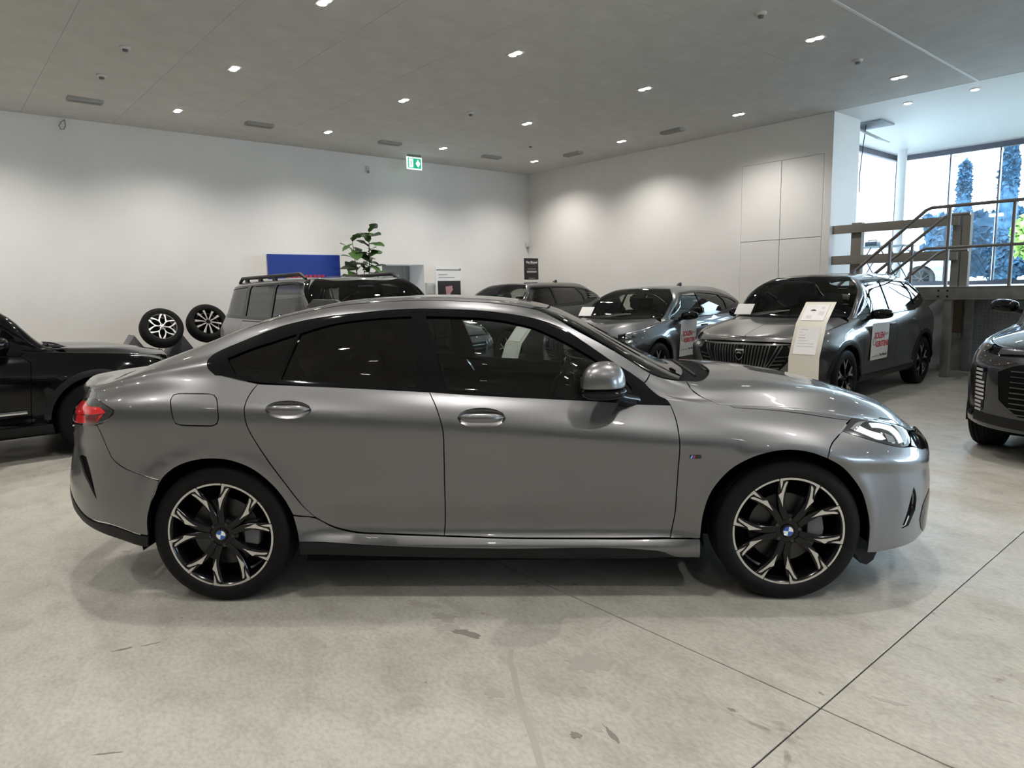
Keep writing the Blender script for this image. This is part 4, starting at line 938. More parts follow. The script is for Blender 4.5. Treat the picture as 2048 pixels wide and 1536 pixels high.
def wheel_simple(parent, at, sg, R, rim, style, mface, mback, detail=True, rot=18.):
    w = empty('wheel', at, 0, parent); tyre(w, R, .22, rim, (0, 0, 0), sg)
    y = lambda v: sg * v; F = .095
    MB().lathe([(rim, y(-.09)), (rim - .03, y(0)), (rim - .02, y(F - .03)), (rim, y(F)), (rim + .004, y(F - .01)), (rim, y(-.09))], 48, 'y').build('rim_barrel', mface if style == 'loops' else mback, w, smooth=True)
    MB().lathe([(0, y(-.02)), (rim - .03, y(-.02)), (rim - .03, y(-.03)), (0, y(-.03))], 32, 'y').build('brake_disc', M_matblk, w)
    A = lambda r, d: (r * rim * cos(radians(d)), r * rim * sin(radians(d)))
    n = {'five': 5, 'twin': 5, 'loops': 6, 'ten': 10}[style]
    for k in range(n):
        c = rot + 360 / n * k
        if style == 'five':
            shp = [[(.16, -22), (.16, 22), (.5, 11), (.72, 15), (.98, 25), (.98, 14), (.72, 3), (.72, -3), (.98, -14), (.98, -25), (.72, -15), (.5, -11)]]
        elif style == 'twin': shp = [[(.16, -24), (.16, 0), (.55, -3), (.98, -8), (.98, -17), (.6, -13)], [(.16, 0), (.16, 24), (.6, 13), (.98, 17), (.98, 8), (.55, 3)]]
        elif style == 'ten': shp = [[(.16, -16), (.16, 16), (.5, 6), (.97, 3.5 + (4 if k % 2 else 0)), (.97, -3.5 - (0 if k % 2 else 5)), (.5, -5)]]
        else:
            shp = [[(.18, -9), (.18, 9), (.42, 6), (.62, 14), (.85, 25), (.98, 29), (.98, 20), (.85, 15), (.66, 7), (.55, 0), (.66, -7), (.85, -15), (.98, -20), (.98, -29), (.85, -25), (.62, -14), (.42, -6)]]
        for q in shp:
            pts = [A(r, c + d) for r, d in q]
            MB().prism(pts, y(F - .03), y(F - .008), 'y').build('spoke', mback if style in ('five', 'twin') else mface, w, bevel=.003, seg=1)
            if style in ('five', 'twin') and detail:
                cx_, cy_ = np.mean(pts, 0); pts2 = [A(max(r, .32), c + d * .62 + (np.sign(d) * 1.5)) for r, d in q if r > .4]
                MB().prism(pts2, y(F - .009), y(F - .004), 'y').build('spoke_face', mface, w)
    MB().lathe([(0, y(F - .01)), (rim * .2, y(F - .014)), (rim * .24, y(F - .04)), (0, y(F - .05))], 24, 'y').build('hub', mback, w, smooth=True)
    for k in range(5):
        a = radians(rot + 72 * k); MB().tube([(rim * .14 * cos(a), y(F - .03), rim * .14 * sin(a)), (rim * .14 * cos(a), y(F - .007), rim * .14 * sin(a))], .009, 6).build('wheel_bolt', M_matblk, w)
    return w
def make_car(name, label, loc, rz, p, m, front=None, detail=True, clad=True, far=True, rails=False, h=.055):
    M = suv_master(p); F = CarFrame(M, loc, rz); c = empty(name, loc, rz); tag(c, label, 'car')
    wb, w = p['wb'], p['w']; R, Ra = p['R'], p.get('Ra', .39); xf = wb / 2 + p['fo']; xr = -(wb / 2 + p['ro']); xw = p['xw']; nz = p['nosez']; b1 = p['belt1']
    W1, W2, W3 = p['win']      # windows in (x, k)
    dB, dF, dR = p['seams']    # B pillar, front seam, rear seam x
    sl = p.get('sill', .24) + .10
    arc = lambda cx, a0, a1, n=9: [('s', cx + Ra * cos(radians(a)), R + Ra * sin(radians(a))) for a in np.linspace(a0, a1, n)]
    kw = dict(h=h, far=far, gap=.003)
    kk = lambda l: [('k', *q) for q in l]
    rd = [('s', dR, b1 - .02), ('s', dR - .03, R + Ra + .12)] + arc(-wb / 2, 58, 6, 6)[0:6] + [('s', -wb / 2 + Ra + .03, sl)]
    low = [('s', dB, sl)]
    pair('rear_door', F, kk([(dR, 7.9)]) + [('s', dR, R + Ra + .1)] + arc(-wb / 2, 62, 5, 6) + [('s', -wb / 2 + Ra + .04, sl), ('s', dB, sl)] + kk([(dB, 7.9)]), m, c, **kw)
    pair('front_door', F, kk([(dB, 7.9)]) + [('s', dB, sl), ('s', dF, sl), ('s', dF + .02, .6)] + kk([(dF + .05, 7.2), (dF - .02, 7.9)]), m, c, **kw)
    pair('front_fender', F, kk([(xw + .02, 10.6), (xw - .05, 9.), (dF - .02, 7.92), (dF + .05, 7.2)]) + [('s', dF + .02, .6), ('s', dF, sl), ('s', wb / 2 - Ra - .02, sl)] + arc(wb / 2, 174, 50, 9) + kk([(xf - .30, 6.6), (xf - .26, 8.), (xf - .34, 8.9), ((xw + xf) / 2, 8.9), (xw + .1, 9.6)]), m, c, **kw)
    dlo = kk(p['dlo'])
    top = kk([(xw + .02, 10.5), ((xw + p['xrf']) / 2, 10.78), (p['xrf'], 11.3), (0, 11.3), (p['xrr'], 11.2), (p['xtail'] + .10, 10.9), ((p['xtail'] + xr) / 2 + .11, 9.5), (xr + .12, 8.2), (xr + .12, 6.8)])
    pair('body_side', F, kk([(xw - .06, 9.)]) + top + [('s', xr + .13, R + .30)] + arc(-wb / 2, 150, 66, 6) + [('s', dR, R + Ra + .1)] + kk([(dR, 7.95), (dB, 7.95), (dF - .03, 7.95)]), m if not p.get('roofm') else m, c, holes=[dlo], **kw)
    pair('window_trim', F, dlo, M_glossblk, c, holes=[kk(W1), kk(W2), kk(W3)], off=-.003, h=h, gap=.001)
    pair('front_window', F, kk(W1), p.get('g1', G_clear), c, off=-.012, rim=0, gap=-.004, h=h)
    pair('rear_window_pane', F, kk(W2), G_tint, c, off=-.012, rim=0, gap=-.004, h=h)
    pair('quarter_window', F, kk(W3), G_tint, c, off=-.012, rim=0, gap=-.004, h=h)
    cl = p.get('cladm', M_blk)
    pair('sill', F, [('s', -wb / 2 + Ra - .01, sl + .0), ('s', wb / 2 - Ra + .01, sl), ('s', wb / 2 - Ra + .03, sl - .10), ('s', -wb / 2 + Ra - .03, sl - .10)], cl, c, h=h)
    if clad:
        for cx in (-wb / 2, wb / 2):
            R2 = Ra + .055
            ring = [('s', cx + Ra * cos(radians(a)), R + Ra * sin(radians(a))) for a in np.linspace(4, 176, 15)] + [('s', cx + R2 * cos(radians(a)), R + R2 * sin(radians(a))) for a in np.linspace(176, 4, 15)]
            pair('arch_cladding', F, ring, cl, c, off=.006, h=h * .8, gap=0)
    # front end
    pair_ = dict(h=h, both=True)
    fb = kk([(xf - .30, 6.6)]) + arc(wb / 2, 50, 6, 6)[0:6] + [('s', wb / 2 + Ra, p.get('sill', .24) + .06), ('f', w * .75, p.get('sill', .24) + .03), ('f', 0, p.get('sill', .24) + .03), ('f', 0, nz - .05), ('f', w * .5, nz - .055), ('f', w * .78, nz - .06)] + kk([(xf - .26, 7.6)])
    panel('front_bumper', F, fb, m, c, **pair_)
    panel('bonnet', F, kk([(xw + .12, 9.7), ((xw + xf) / 2, 8.95), (xf - .34, 8.95), (xf - .22, 8.6)]) + [('f', w * .70, nz - .045), ('f', w * .45, nz - .035), ('f', 0, nz - .035), ('uv', M.uu[-1], M.tt[-1]), ('t', xw + .20, 0), ('t', xw + .17, w * .4), ('t', xw + .08, w - .26)], m, c, corner=26, **pair_)
    pair('nose_filler', F, [('f', .25, nz - .03), ('f', w * .5, nz - .02)] + kk([(xf - .36, 9.), (xf - .40, 6.2), (xf - .2, 6.2)]) + [('f', .5, nz - .2), ('f', .25, nz - .2)], M_glossblk if front else m, c, h=h, off=-.014, rim=0, gap=0)
    panel('cowl', F, [('t', xw + .19, 0), ('t', xw + .16, w * .4), ('t', xw + .07, w - .25), ('t', xw - .02, w - .24), ('t', xw + .0, w * .4), ('t', xw + .06, 0)], M_blk, c, off=-.015, gap=-.003, **pair_)
    xs = p['xrf'] + .10
    ws = [('t', xs, 0), ('t', xs - .02, p['yr'] * .6), ('t', xs - .06, p['yr'] - .09), ('k', (xs + xw) / 2, 10.75), ('k', xw + .0, 10.6), ('t', xw + .08, w * .4), ('t', xw + .10, 0)]
    panel('windshield', F, ws, p.get('gw', G_mid), c, off=-.003, rim=.006, **pair_)
    xe = p['xrr']; xt = p['xtail']
    panel('roof', F, [('t', xs, 0), ('t', xs - .02, p['yr'] * .6), ('t', xs - .07, p['yr'] - .08), ('k', 0, 11.25), ('k', xe, 11.15), ('k', xt + .12, 11.), ('t', xt + .05, p['yr'] * .5), ('t', xt + .04, 0)], p.get('roofm', m), c, **pair_)
    panel('tailgate', F, [('b', 0, b1 + .02), ('b', p['yr'] * .85, b1 + .02)] + kk([(xr + .13, 8.1), (xr + .13, 6.9)]) + [('b', w * .82, .62), ('b', 0, .62)], m, c, **pair_)
    panel('rear_windshield', F, [('b', 0, b1 + .03), ('b', p['yr'] * .8, b1 + .03), ('b', p['yr'] * .72, p['h'] - .18), ('b', 0, p['h'] - .17)], G_tint, c, off=-.003, **pair_)
    panel('rear_bumper', F, [('b', 0, .61), ('b', w * .8, .61), ('s', xr + .13, R + .28)] + arc(-wb / 2, 150, 176, 4) + [('s', -wb / 2 - Ra, p.get('sill', .24) + .10), ('b', w * .7, p.get('sill', .24) + .16), ('b', 0, p.get('sill', .24) + .16)], cl if clad else m, c, **pair_)
    for x in (-wb / 2, wb / 2):
        for sd in (-1, 1):
            wheel_simple(c, (x, sd * (w - .11), R), sd, R, p['rim'], p.get('style', 'five'), p.get('wf', M_mach), p.get('wbk', M_wheelblk), detail, rot=p.get('wrot', 18))
            arch_liner(c, x, R, Ra, w - .40, w - .015, sd)
    MB().box(xr + .35, xf - .35, -w + .25, w - .25, p.get('sill', .24) - .04, .34).build('underbody', M_matblk, c)
    for sd in (-1, 1):
        panel('door_card', F, [('s', dR + .1, .45), ('s', dF, .45), ('s', dF, p['belt0'] - .05), ('s', dR + .1, b1 - .06)], M_int, c, off=-.06, rim=0, side=sd, h=.12)
        s_ = seat(c, .0, sd * .36); s_.location.z = .42 + (p['h'] - 1.5) * .3; s_.scale = (1, 1, .95)
        # mirrors
        mx, mz = p.get('mir', (xw - .42, p['belt0'] + .06))
        prof = [(w - .06, mx + .03, mz, .04, .05, .03), (w + .00, mx + .02, mz, .075, .07, .055), (w + .09, mx, mz + .01, .085, .075, .06), (w + .16, mx - .015, mz + .01, .07, .06, .045), (w + .185, mx - .02, mz + .01, .03, .03, .02)]
        mirror_shell('mirror', p.get('mirm', M_glossblk), c, prof, sd)
        MB().tube([(mx + .06, sd * (w - .12), mz - .05), (mx + .03, sd * (w - .02), mz - .02)], .028, 8).build('mirror_arm', M_glossblk, c)
        for hx in (dB + .16 - .30 - .02, dF - .98):
            pass
        for hx in p.get('handles', (dR + .16, dB + .16)):
            q, nn = M.ev([pickk(F, hx, 6.35)]); a = q[0]
            MB().box(a[0] - .09, a[0] + .09, sd * (a[1] + .004) - .012, sd * (a[1] + .004) + .016, a[2] - .014, a[2] + .014).build('door_handle', m, c, bevel=.008)
    MB().box(-.95, -.72, -.6, .6, .45, p['h'] - .62).build('rear_bench', M_seat, c, bevel=.04)
    MB().box(xw - .55, xw - .08, -w + .2, w - .2, .7, p['belt0'] - .03).build('dashboard', M_int, c, bevel=.03)
    steering(c, xw - .62, .36, p['belt0'] - .06)
    MB().box(-.03, .03, -.11, .11, -.03, .03).build('rear_view_mirror', M_blk, c, bevel=.012).location = (xs + .06, 0, p['h'] - .16)
    panel('headliner', F, [('t', xs - .05, 0), ('t', xs - .08, p['yr'] - .12), ('t', xe, p['yr'] - .12), ('t', xe, 0)], mat('headliner', (.06, .06, .06), .9), c, off=-.04, rim=0, both=True, h=.12)
    if rails:
        for sd in (-1, 1):
            yv = p['yr'] - .06
            MB().tube([(xe - .0, sd * yv, p['h'] - .05), (xe + .12, sd * yv, p['h'] + .015), (xs - .35, sd * yv, p['h'] + .02), (xs - .2, sd * yv, p['h'] - .04)], [.02, .024, .024, .016], 8).build('roof_rail', M_blk, c, smooth=True)
            for xx in (xe + .25, xe + .75, xe + 1.25): MB().box(xx, xx + .1, sd * yv - .015, sd * yv + .015, p['h'] - .06, p['h'] + .01).build('rail_foot', M_blk, c)
    if p.get('fin', True): MB().prism([(xe + .10, p['h'] - .02), (xe + .26, p['h'] - .01), (xe + .16, p['h'] + .045), (xe + .12, p['h'] + .05)], -.02, .02, 'y').build('antenna_fin', M_blk, c, bevel=.006)
    if front: front(F, c, p, m)
    return c, F
base_suv = dict(wb=2.66, w=.885, h=1.55, fo=.84, ro=.80, belt0=1.02, belt1=1.10, nosez=.93, hoodz=1.08, xw=.93, xrf=.30, xrr=-1.25, xtail=-1.72, yr=.60, R=.345, Ra=.40, rim=.23, sill=.24,
    win=([(.70, 8.35), (.60, 9.15), (.42, 9.7), (.05, 9.85), (-.22, 9.88), (-.22, 8.25)], [(-.28, 8.25), (-.28, 9.88), (-1.05, 9.82), (-1.18, 8.9), (-1.18, 8.3)], [(-1.24, 8.4), (-1.24, 8.9), (-1.12, 9.7), (-1.35, 9.55), (-1.62, 8.75)]),
    dlo=[(.86, 8.15), (.80, 9.0), (.66, 9.65), (.45, 10.1), (.05, 10.15), (-.6, 10.0), (-1.3, 9.85), (-1.78, 8.75), (-1.3, 8.1), (-.2, 8.1)], seams=(-.25, .80, -1.12))
def face_compact(F, c, p, m):
    """grille of upright blades fanning out, slim lamps with claw marks, shield emblem"""
    nz = p['nosez']; w = p['w']; kw = dict(h=.06, gap=0)
    G = [('f', .0, nz - .075), ('f', .40, nz - .075), ('f', .62, nz - .055), ('f', .60, nz - .17), ('f', .47, nz - .36), ('f', .40, nz - .42), ('f', 0, nz - .43)]
    g = panel('grille', F, G, M_matblk, c, off=.002, both=True, rim=.004, **kw)
    for k in range(-11, 12):
        y0 = k * .034; y1 = y0 * 1.15; yb = y0 * .92; b = nz - .41; t = nz - .08
        if abs(k) > 9: y1 = y0 * 1.3; b = nz - .34
        d = .0045 + .0012 * abs(k) * .3; sg = 1 if k > 0 else -1
        if k == 0: continue
        q = [('f', abs(y1) - d, t), ('f', abs(y1) + d, t), ('f', abs(yb) + d, b), ('f', abs(yb) - d, b)]
        panel('grille_blade', F, q, mat('blade grey', (.10, .10, .105), .22, .8), g, off=.010, rim=.008, side=sg, pick_side=-1, h=.08, gap=0)
    for k in range(5):
        z = nz - .20 - k * .045; ya = .56 - k * .03
        for sg in (-1, 1): panel('grille_fin', F, [('f', ya - .12, z), ('f', ya, z + .012), ('f', ya + .0, z - .004), ('f', ya - .12, z - .016)], mat('blade grey', (.10, .10, .105), .22, .8), g, off=.010, rim=.008, side=sg, pick_side=-1, h=.06, gap=0)
    hl = [('f', .53, nz - .075), ('f', .66, nz - .045), ('f', .80, nz - .02), ('k', wb2(p) + .52, 7.7), ('k', wb2(p) + .56, 7.0), ('f', .78, nz - .14), ('f', .64, nz - .165), ('f', .57, nz - .13)]
    pair('headlamp', F, hl, M_lampdk, c, off=.004, h=.05)
    for q in ([('f', .60, nz - .08), ('f', .67, nz - .07), ('f', .68, nz - .10), ('f', .62, nz - .115)], [('f', .71, nz - .065), ('f', .78, nz - .055), ('f', .79, nz - .085), ('f', .73, nz - .10)]):
        pair('lamp_lens', F, q, M_lamp, c, off=.008, h=.03, rim=.003, gap=0)
    panel('lower_grille', F, [('f', 0, .40), ('f', .55, .40), ('f', .48, .30), ('f', 0, .30)], M_blk, c, off=.003, both=True, h=.08)
    s = [('f', .052, nz - .13), ('f', .055, nz - .17), ('f', .042, nz - .225), ('f', .0, nz - .265), ('f', 0, nz - .13)]
    e = panel('emblem', F, s, M_chr, c, off=.016, both=True, h=.02, rim=.01, gap=0)
    panel('emblem_field', F, [('f', .045, nz - .147), ('f', .046, nz - .172), ('f', .035, nz - .218), ('f', .0, nz - .252), ('f', 0, nz - .147)], M_glossblk, e, off=.018, both=True, h=.02, rim=.002, gap=0)
    panel('emblem_head', F, [('f', .0, nz - .160), ('f', .025, nz - .165), ('f', .034, nz - .185), ('f', .022, nz - .19), ('f', .018, nz - .178), ('f', .0, nz - .182)], M_chr, e, off=.021, both=True, h=.02, rim=.002, gap=0)
def face_plain(F, c, p, m):
    nz = p['nosez']; w = p['w']
    panel('grille', F, [('f', 0, nz - .12), ('f', .62, nz - .12), ('f', .58, nz - .26), ('f', 0, nz - .27)], M_matblk, c, off=.003, both=True, h=.07, gap=0)
    for k in range(3): panel('grille_bar', F, [('f', 0, nz - .145 - k * .04), ('f', .58, nz - .145 - k * .04), ('f', .57, nz - .155 - k * .04), ('f', 0, nz - .155 - k * .04)], mat('blade grey', (.10, .10, .105), .22, .8), c, off=.008, both=True, h=.1, gap=0, rim=.005)
    pair('headlamp', F, [('f', .60, nz - .09), ('f', .82, nz - .05), ('f', .86, nz - .18), ('f', .64, nz - .22)], M_lampdk, c, off=.005, h=.05, gap=0)
    pair('lamp_lens', F, [('f', .66, nz - .11), ('f', .80, nz - .09), ('f', .81, nz - .15), ('f', .68, nz - .17)], M_lamp, c, off=.009, h=.04, gap=0, rim=.004)
    panel('lower_grille', F, [('f', 0, .46), ('f', .60, .46), ('f', .55, .33), ('f', 0, .33)], M_blk, c, off=.003, both=True, h=.08)
def wb2(p): return p['wb'] / 2
def heading(v): return math.atan2(v[1], v[0])
def V3(s, p, z=0): return Vector(RW(s, p, z))
P_grey2 = paint('mid grey paint', (.145, .143, .14), .3, .9)
P_blue2 = paint('dark blue grey paint', (.095, .105, .115), .3, .9)
P_green = paint('dark green grey paint', (.013, .016, .0155), .34, .5)
P_black = mat('black paint', (.0022, .0024, .003), .08, 0, 0, spec=.42)
P_sand = paint('matt grey two tone', (.13, .13, .125), .42, .7)

# ---- row along the right wall
hA = heading((-.738, -.675)); lf = Vector((.675, -.738, 0)); fw = Vector((-.738, -.675, 0))
pA = dict(base_suv, h=1.605, w=.92, wb=2.68, nosez=.84, hoodz=1.055, belt0=1.0, belt1=1.10, yr=.62)
locA = Vector((3.95, 8.04, 0)) - lf * (pA['w'] - .015) - fw * (pA['wb'] / 2)
carA, FA_ = make_car('compact_suv', 'dark grey compact SUV with upright grille blades, mirror in front of the staircase', locA, hA, pA, P_grey2, face_compact)
def sheet(parent, F, x, k, sw, sh, side=1, nm='sheet'):
    """a printed sheet lying on the door skin"""
    q, n = F.M.ev([pickk(F, x, k)]); a = q[0]; n = n[0]
    e = empty('door_sheet', (0, 0, 0)); M4 = Matrix.Translation(Vector(F.loc)) @ Matrix(((F.R[0][0], F.R[0][1], 0, 0), (F.R[1][0], F.R[1][1], 0, 0), (0, 0, 1, 0), (0, 0, 0, 1)))
    # sheet frame: x runs towards the tail when read from the left side
    X = Vector((-1, 0, 0)) if side > 0 else Vector((1, 0, 0)); N = Vector((n[0] * 0, n[1] * side, n[2])).normalized(); Y = N.cross(X)
    P = Vector((a[0], a[1] * side, a[2])) + N * .012
    L = Matrix(((X[0], Y[0], N[0], P[0]), (X[1], Y[1], N[1], P[1]), (X[2], Y[2], N[2], P[2]), (0, 0, 0, 1)))
    e.matrix_world = M4 @ L
    MB().box(-sw / 2, sw / 2, -sh / 2, sh / 2, -.004, .001).build('paper', M_paper, e)
    return e
def advert(e, w):
    """round seal, two red lines, a grey line and the dealer's name"""
    n = 28; MB().tube([(-.36 * w + .085 * w * cos(2 * pi * k / n), .02 * w + .10 * w * sin(2 * pi * k / n), .0015) for k in range(n + 1)], .006, 6).build('seal_ring', M_greyink, e)
    MB().box(-.37 * w, -.35 * w, -.02 * w, .06 * w, .001, .003).build('seal_mark', M_greyink, e)
    f = dict(ext=.0006)
    text('title', 'SOLEN', w * .20, M_redink, e, (-.07 * w, .13 * w, .002), (0, 0, 0), bold=.004)
    text('title', 'GROEP', w * .085, M_greyink, e, (.33 * w, .15 * w, .002), (0, 0, 0), bold=.001)
    text('title', 'KERSTENS', w * .175, M_redink, e, (.12 * w, -.07 * w, .002), (0, 0, 0), bold=.004)
    text('small_print', 'powered by', w * .09, M_greyink, e, (-.22 * w, -.34 * w, .002), (0, 0, 0))
    text('dealer_name', 'Van Mossel', w * .095, M_blkink, e, (.24 * w, -.33 * w, .002), (0, 0, 0), bold=.001)
dsh = sheet(None, FA_, .38, 4.95, .56, .46); advert(dsh, .54); tag(dsh, 'white sheet with red lettering stuck on the door of the compact SUV nearest the staircase', 'poster')
# crossover next to it
hB = heading((-.66, -.75)); lf = Vector((.75, -.66, 0)); fw = Vector((-.66, -.75, 0))
pB = dict(base_suv, h=1.485, w=.90, wb=2.675, fo=.86, ro=.90, nosez=.80, hoodz=1.0, belt0=.955, belt1=1.03, xw=.98, xrf=.25, xrr=-1.1, xtail=-1.95, yr=.60, R=.34, sill=.22,
    win=([(.74, 8.3), (.56, 9.2), (.36, 9.75), (.05, 9.85), (-.22, 9.88), (-.22, 8.25)], [(-.28, 8.25), (-.28, 9.88), (-1.0, 9.6), (-1.12, 8.9), (-1.12, 8.3)], [(-1.2, 8.4), (-1.1, 9.4), (-1.4, 9.2), (-1.62, 8.75)]),
    dlo=[(.92, 8.15), (.80, 9.0), (.62, 9.65), (.42, 9.95), (.05, 10.05), (-.6, 10.0), (-1.2, 9.75), (-1.75, 8.75), (-1.3, 8.1), (-.2, 8.1)])
locB = Vector((2.12, 9.8, 0)) - lf * (pB['w'] - .015) - fw * (pB['wb'] / 2)
carB, FB_ = make_car('hatchback', 'blue grey low hatchback parked between the two SUVs along the right wall', locB, hB, pB, P_blue2, face_compact, clad=False)
dsb = sheet(None, FB_, .50, 5.1, .50, .54); advert(dsb, .50); tag(dsb, 'white sheet on the side of the low hatchback, half hidden by the compact SUV', 'poster')
# dark SUV nearest the room corner
G_smoke = glass('smoked side glass', (.10, .10, .10))
hC = heading((-.68, -.73)); lf = Vector((.73, -.68, 0)); fw = Vector((-.68, -.73, 0))
pC = dict(base_suv, h=1.62, w=.93, wb=2.72, fo=.86, ro=.88, nosez=.90, hoodz=1.08, belt0=1.04, belt1=1.16, R=.35, xrr=-1.35, xtail=-1.75, shoulder=.2, g1=G_smoke)
locC = Vector((-.06, 13.0, 0)) - lf * (pC['w'] - .015) - fw * (pC['wb'] / 2)
carC, FC_ = make_car('dark_suv', 'very dark green grey SUV parked nearest the corner of the two white walls', locC, hC, pC, P_green, face_plain)
for k in range(5):
    z = 8.55 + k * .22; pair('quarter_louvre', FC_, [('k', -1.40 - k * .05 + .02, z), ('k', -1.40 + .02, z + .12), ('k', -1.72 + k * .045, z + .12), ('k', -1.74 + k * .045, z)], mat('louvre grey', (.07, .07, .07), .4), carC, off=.012, h=.05, gap=0)
# boxy two-tone SUV coming off the left wall
pD = dict(base_suv, h=1.69, w=.95, wb=2.81, fo=.92, ro=1.10, nosez=1.02, hoodz=1.16, belt0=1.10, belt1=1.14, xw=.92, xrf=.45, xrr=-1.9, xtail=-2.25, yr=.70, R=.36, rim=.25, sill=.26, crown=.03, nf=4.,
    win=([(.70, 8.3), (.55, 9.4), (.40, 9.8), (-.28, 9.9), (-.28, 8.25)], [(-.36, 8.25), (-.36, 9.9), (-1.18, 9.9), (-1.18, 8.25)], [(-1.3, 8.25), (-1.3, 9.85), (-2.0, 9.75), (-2.18, 8.3)]),
    dlo=[(.84, 8.15), (.78, 9.2), (.62, 9.9), (.45, 10.1), (-.6, 10.1), (-2.02, 9.9), (-2.3, 8.15), (-1.3, 8.1), (-.2, 8.1)], seams=(-.32, .80, -1.24), style='ten', roofm=P_sand, g1=glass('dusk glass', (.16, .17, .17)), gw=glass('dusk windscreen', (.14, .15, .15)))
locD = V3(-10.6 + 2.505, 3.47 + .95) + Vector((-.30, 0, 0))
carD, FD_ = make_car('boxy_suv', 'grey boxy SUV with black roof rails standing between the wheel stand and the coupe roof', locD, -WH, pD, P_sand, face_plain, rails=True)
pair('pillar_cover', FD_, [('k', .95, 9.6), ('k', .80, 10.05), ('k', .62, 10.15), ('k', .44, 10.25), ('k', .40, 11.1), ('k', .70, 10.9), ('k', .94, 10.65)], M_glossblk, carD, off=.004, h=.05, gap=0)
# black crossover at the left edge
pE = dict(base_suv, h=1.60, w=.93, wb=2.70, fo=.86, ro=.85, nosez=.87, hoodz=1.0, belt0=.965, belt1=1.05, xw=1.03, xrf=.35, R=.35, sill=.24, g1=G_tint, mir=(.62, 1.075), mirm=P_black)
locE = V3(-7.45 - .93, 1.2 - 1.35)
def face_e(F, c, p, m):
    pair('headlamp', F, [('k', 2.02, 7.2), ('k', 1.78, 7.75), ('k', 1.70, 8.1), ('f', .60, p['nosez'] - .06), ('f', .55, p['nosez'] - .11)], M_lampdk, c, off=.004, h=.05)
    pair('light_bar', F, [('k', 1.66, 7.95), ('k', 1.80, 8.12), ('f', .70, p['nosez'] - .03), ('f', .70, p['nosez'] - .06), ('k', 1.82, 7.85)], M_lamp, c, off=.010, h=.04, gap=0)
    for sd in (-1, 1): MB().box(-1.0, .78, sd * .925 - .015, sd * .925 + .015, .455, .485).build('chrome_strip', M_chr, c, bevel=.006)
    MB().tube([(1.14, -.42, 1.005), (1.02, -.60, 1.03), (1.0, -.64, 1.06)], .02, 8).build('wiper', M_blk, c)
carE, FE_ = make_car('crossover', 'black crossover cut by the left edge of the picture, nose behind the coupe', locE, math.atan2(DL[1], DL[0]), pE, P_black, face_e, clad=True)
# dark SUV at the right edge
def face_claw(F, c, p, m):
    nz = p['nosez']; w = p['w']
    panel('grille', F, [('f', 0, nz - .12), ('f', .50, nz - .12), ('f', .62, nz - .18), ('f', .60, nz - .40), ('f', .45, nz - .52), ('f', 0, nz - .52)], M_matblk, c, off=.002, both=True, h=.06)
    for k in range(9): panel('grille_bar', F, [('f', 0, nz - .16 - k * .042), ('f', .52, nz - .16 - k * .042), ('f', .52, nz - .17 - k * .042), ('f', 0, nz - .17 - k * .042)], mat('blade grey', (.10, .10, .105), .22, .8), c, off=.008, both=True, h=.1, gap=0, rim=.006)
    pair('headlamp', F, [('f', .48, nz - .10), ('f', .66, nz - .05), ('f', .84, nz - .02), ('k', wb2(p) + .50, 7.0), ('f', .82, nz - .11), ('f', .60, nz - .13)], M_lampdk, c, off=.004, h=.05)
    pair('intake_side', F, [('f', .70, nz - .16), ('f', .80, nz - .15), ('f', .80, nz - .45), ('f', .84, nz - .58), ('f', .72, nz - .50)], M_glossblk, c, off=.004, h=.05)
    for k in range(11):
        z = nz - .17 - k * .033; o = .01 * min(k, 6) ; wd = .03 + (.02 if 2 < k < 8 else 0)
        pair('claw_dash', F, [('f', .765 - wd, z), ('f', .79, z + .004), ('f', .79, z - .014), ('f', .765 - wd, z - .018)], mat('dash silver', (.7, .7, .72), .3, .5), c, off=.010, h=.03, gap=0, rim=.004)
    pair('bumper_lip', F, [('f', 0, .36), ('f', .80, .40), ('f', .80, .32), ('f', 0, .28)], M_blk, c, off=.008, h=.06)
hF = math.atan2(-DL[1], -DL[0]); fw = Vector(-DL); rt = Vector((fw[1], -fw[0], 0))
pF = dict(base_suv, h=1.64, w=.93, wb=2.70, fo=.86, nosez=.92, hoodz=1.06, belt0=1.02, belt1=1.12, mir=(.52, 1.20), style='twin')
locF = Vector((4.25, 6.10, 0)) - rt * .90 - fw * 1.35
carF, FF_ = make_car('angular_suv', 'dark grey angular SUV cut by the right edge, silver dashes beside its grille', locF, hF, pF, paint('graphite paint', (.06, .062, .068), .28, .9), face_claw)
# car parked beyond the opening
pG = dict(pB, h=1.46, style='twin')
carG, FG_ = make_car('parked_hatchback', 'pale blue green hatchback parked on the raised level at the right edge', V3(-2.5, 20.9, 1.2), math.atan2(-DR[1], -DR[0]), pG, paint('pale teal paint', (.25, .42, .46), .3, .5), None, detail=False, clad=False)

# ================================================================ things around the cars
def RE(name, s, p, z, label, cat, group=None, rz=0.):
    e = empty(name, V3(s, p, z), -WH + rz); tag(e, label, cat, group); return e
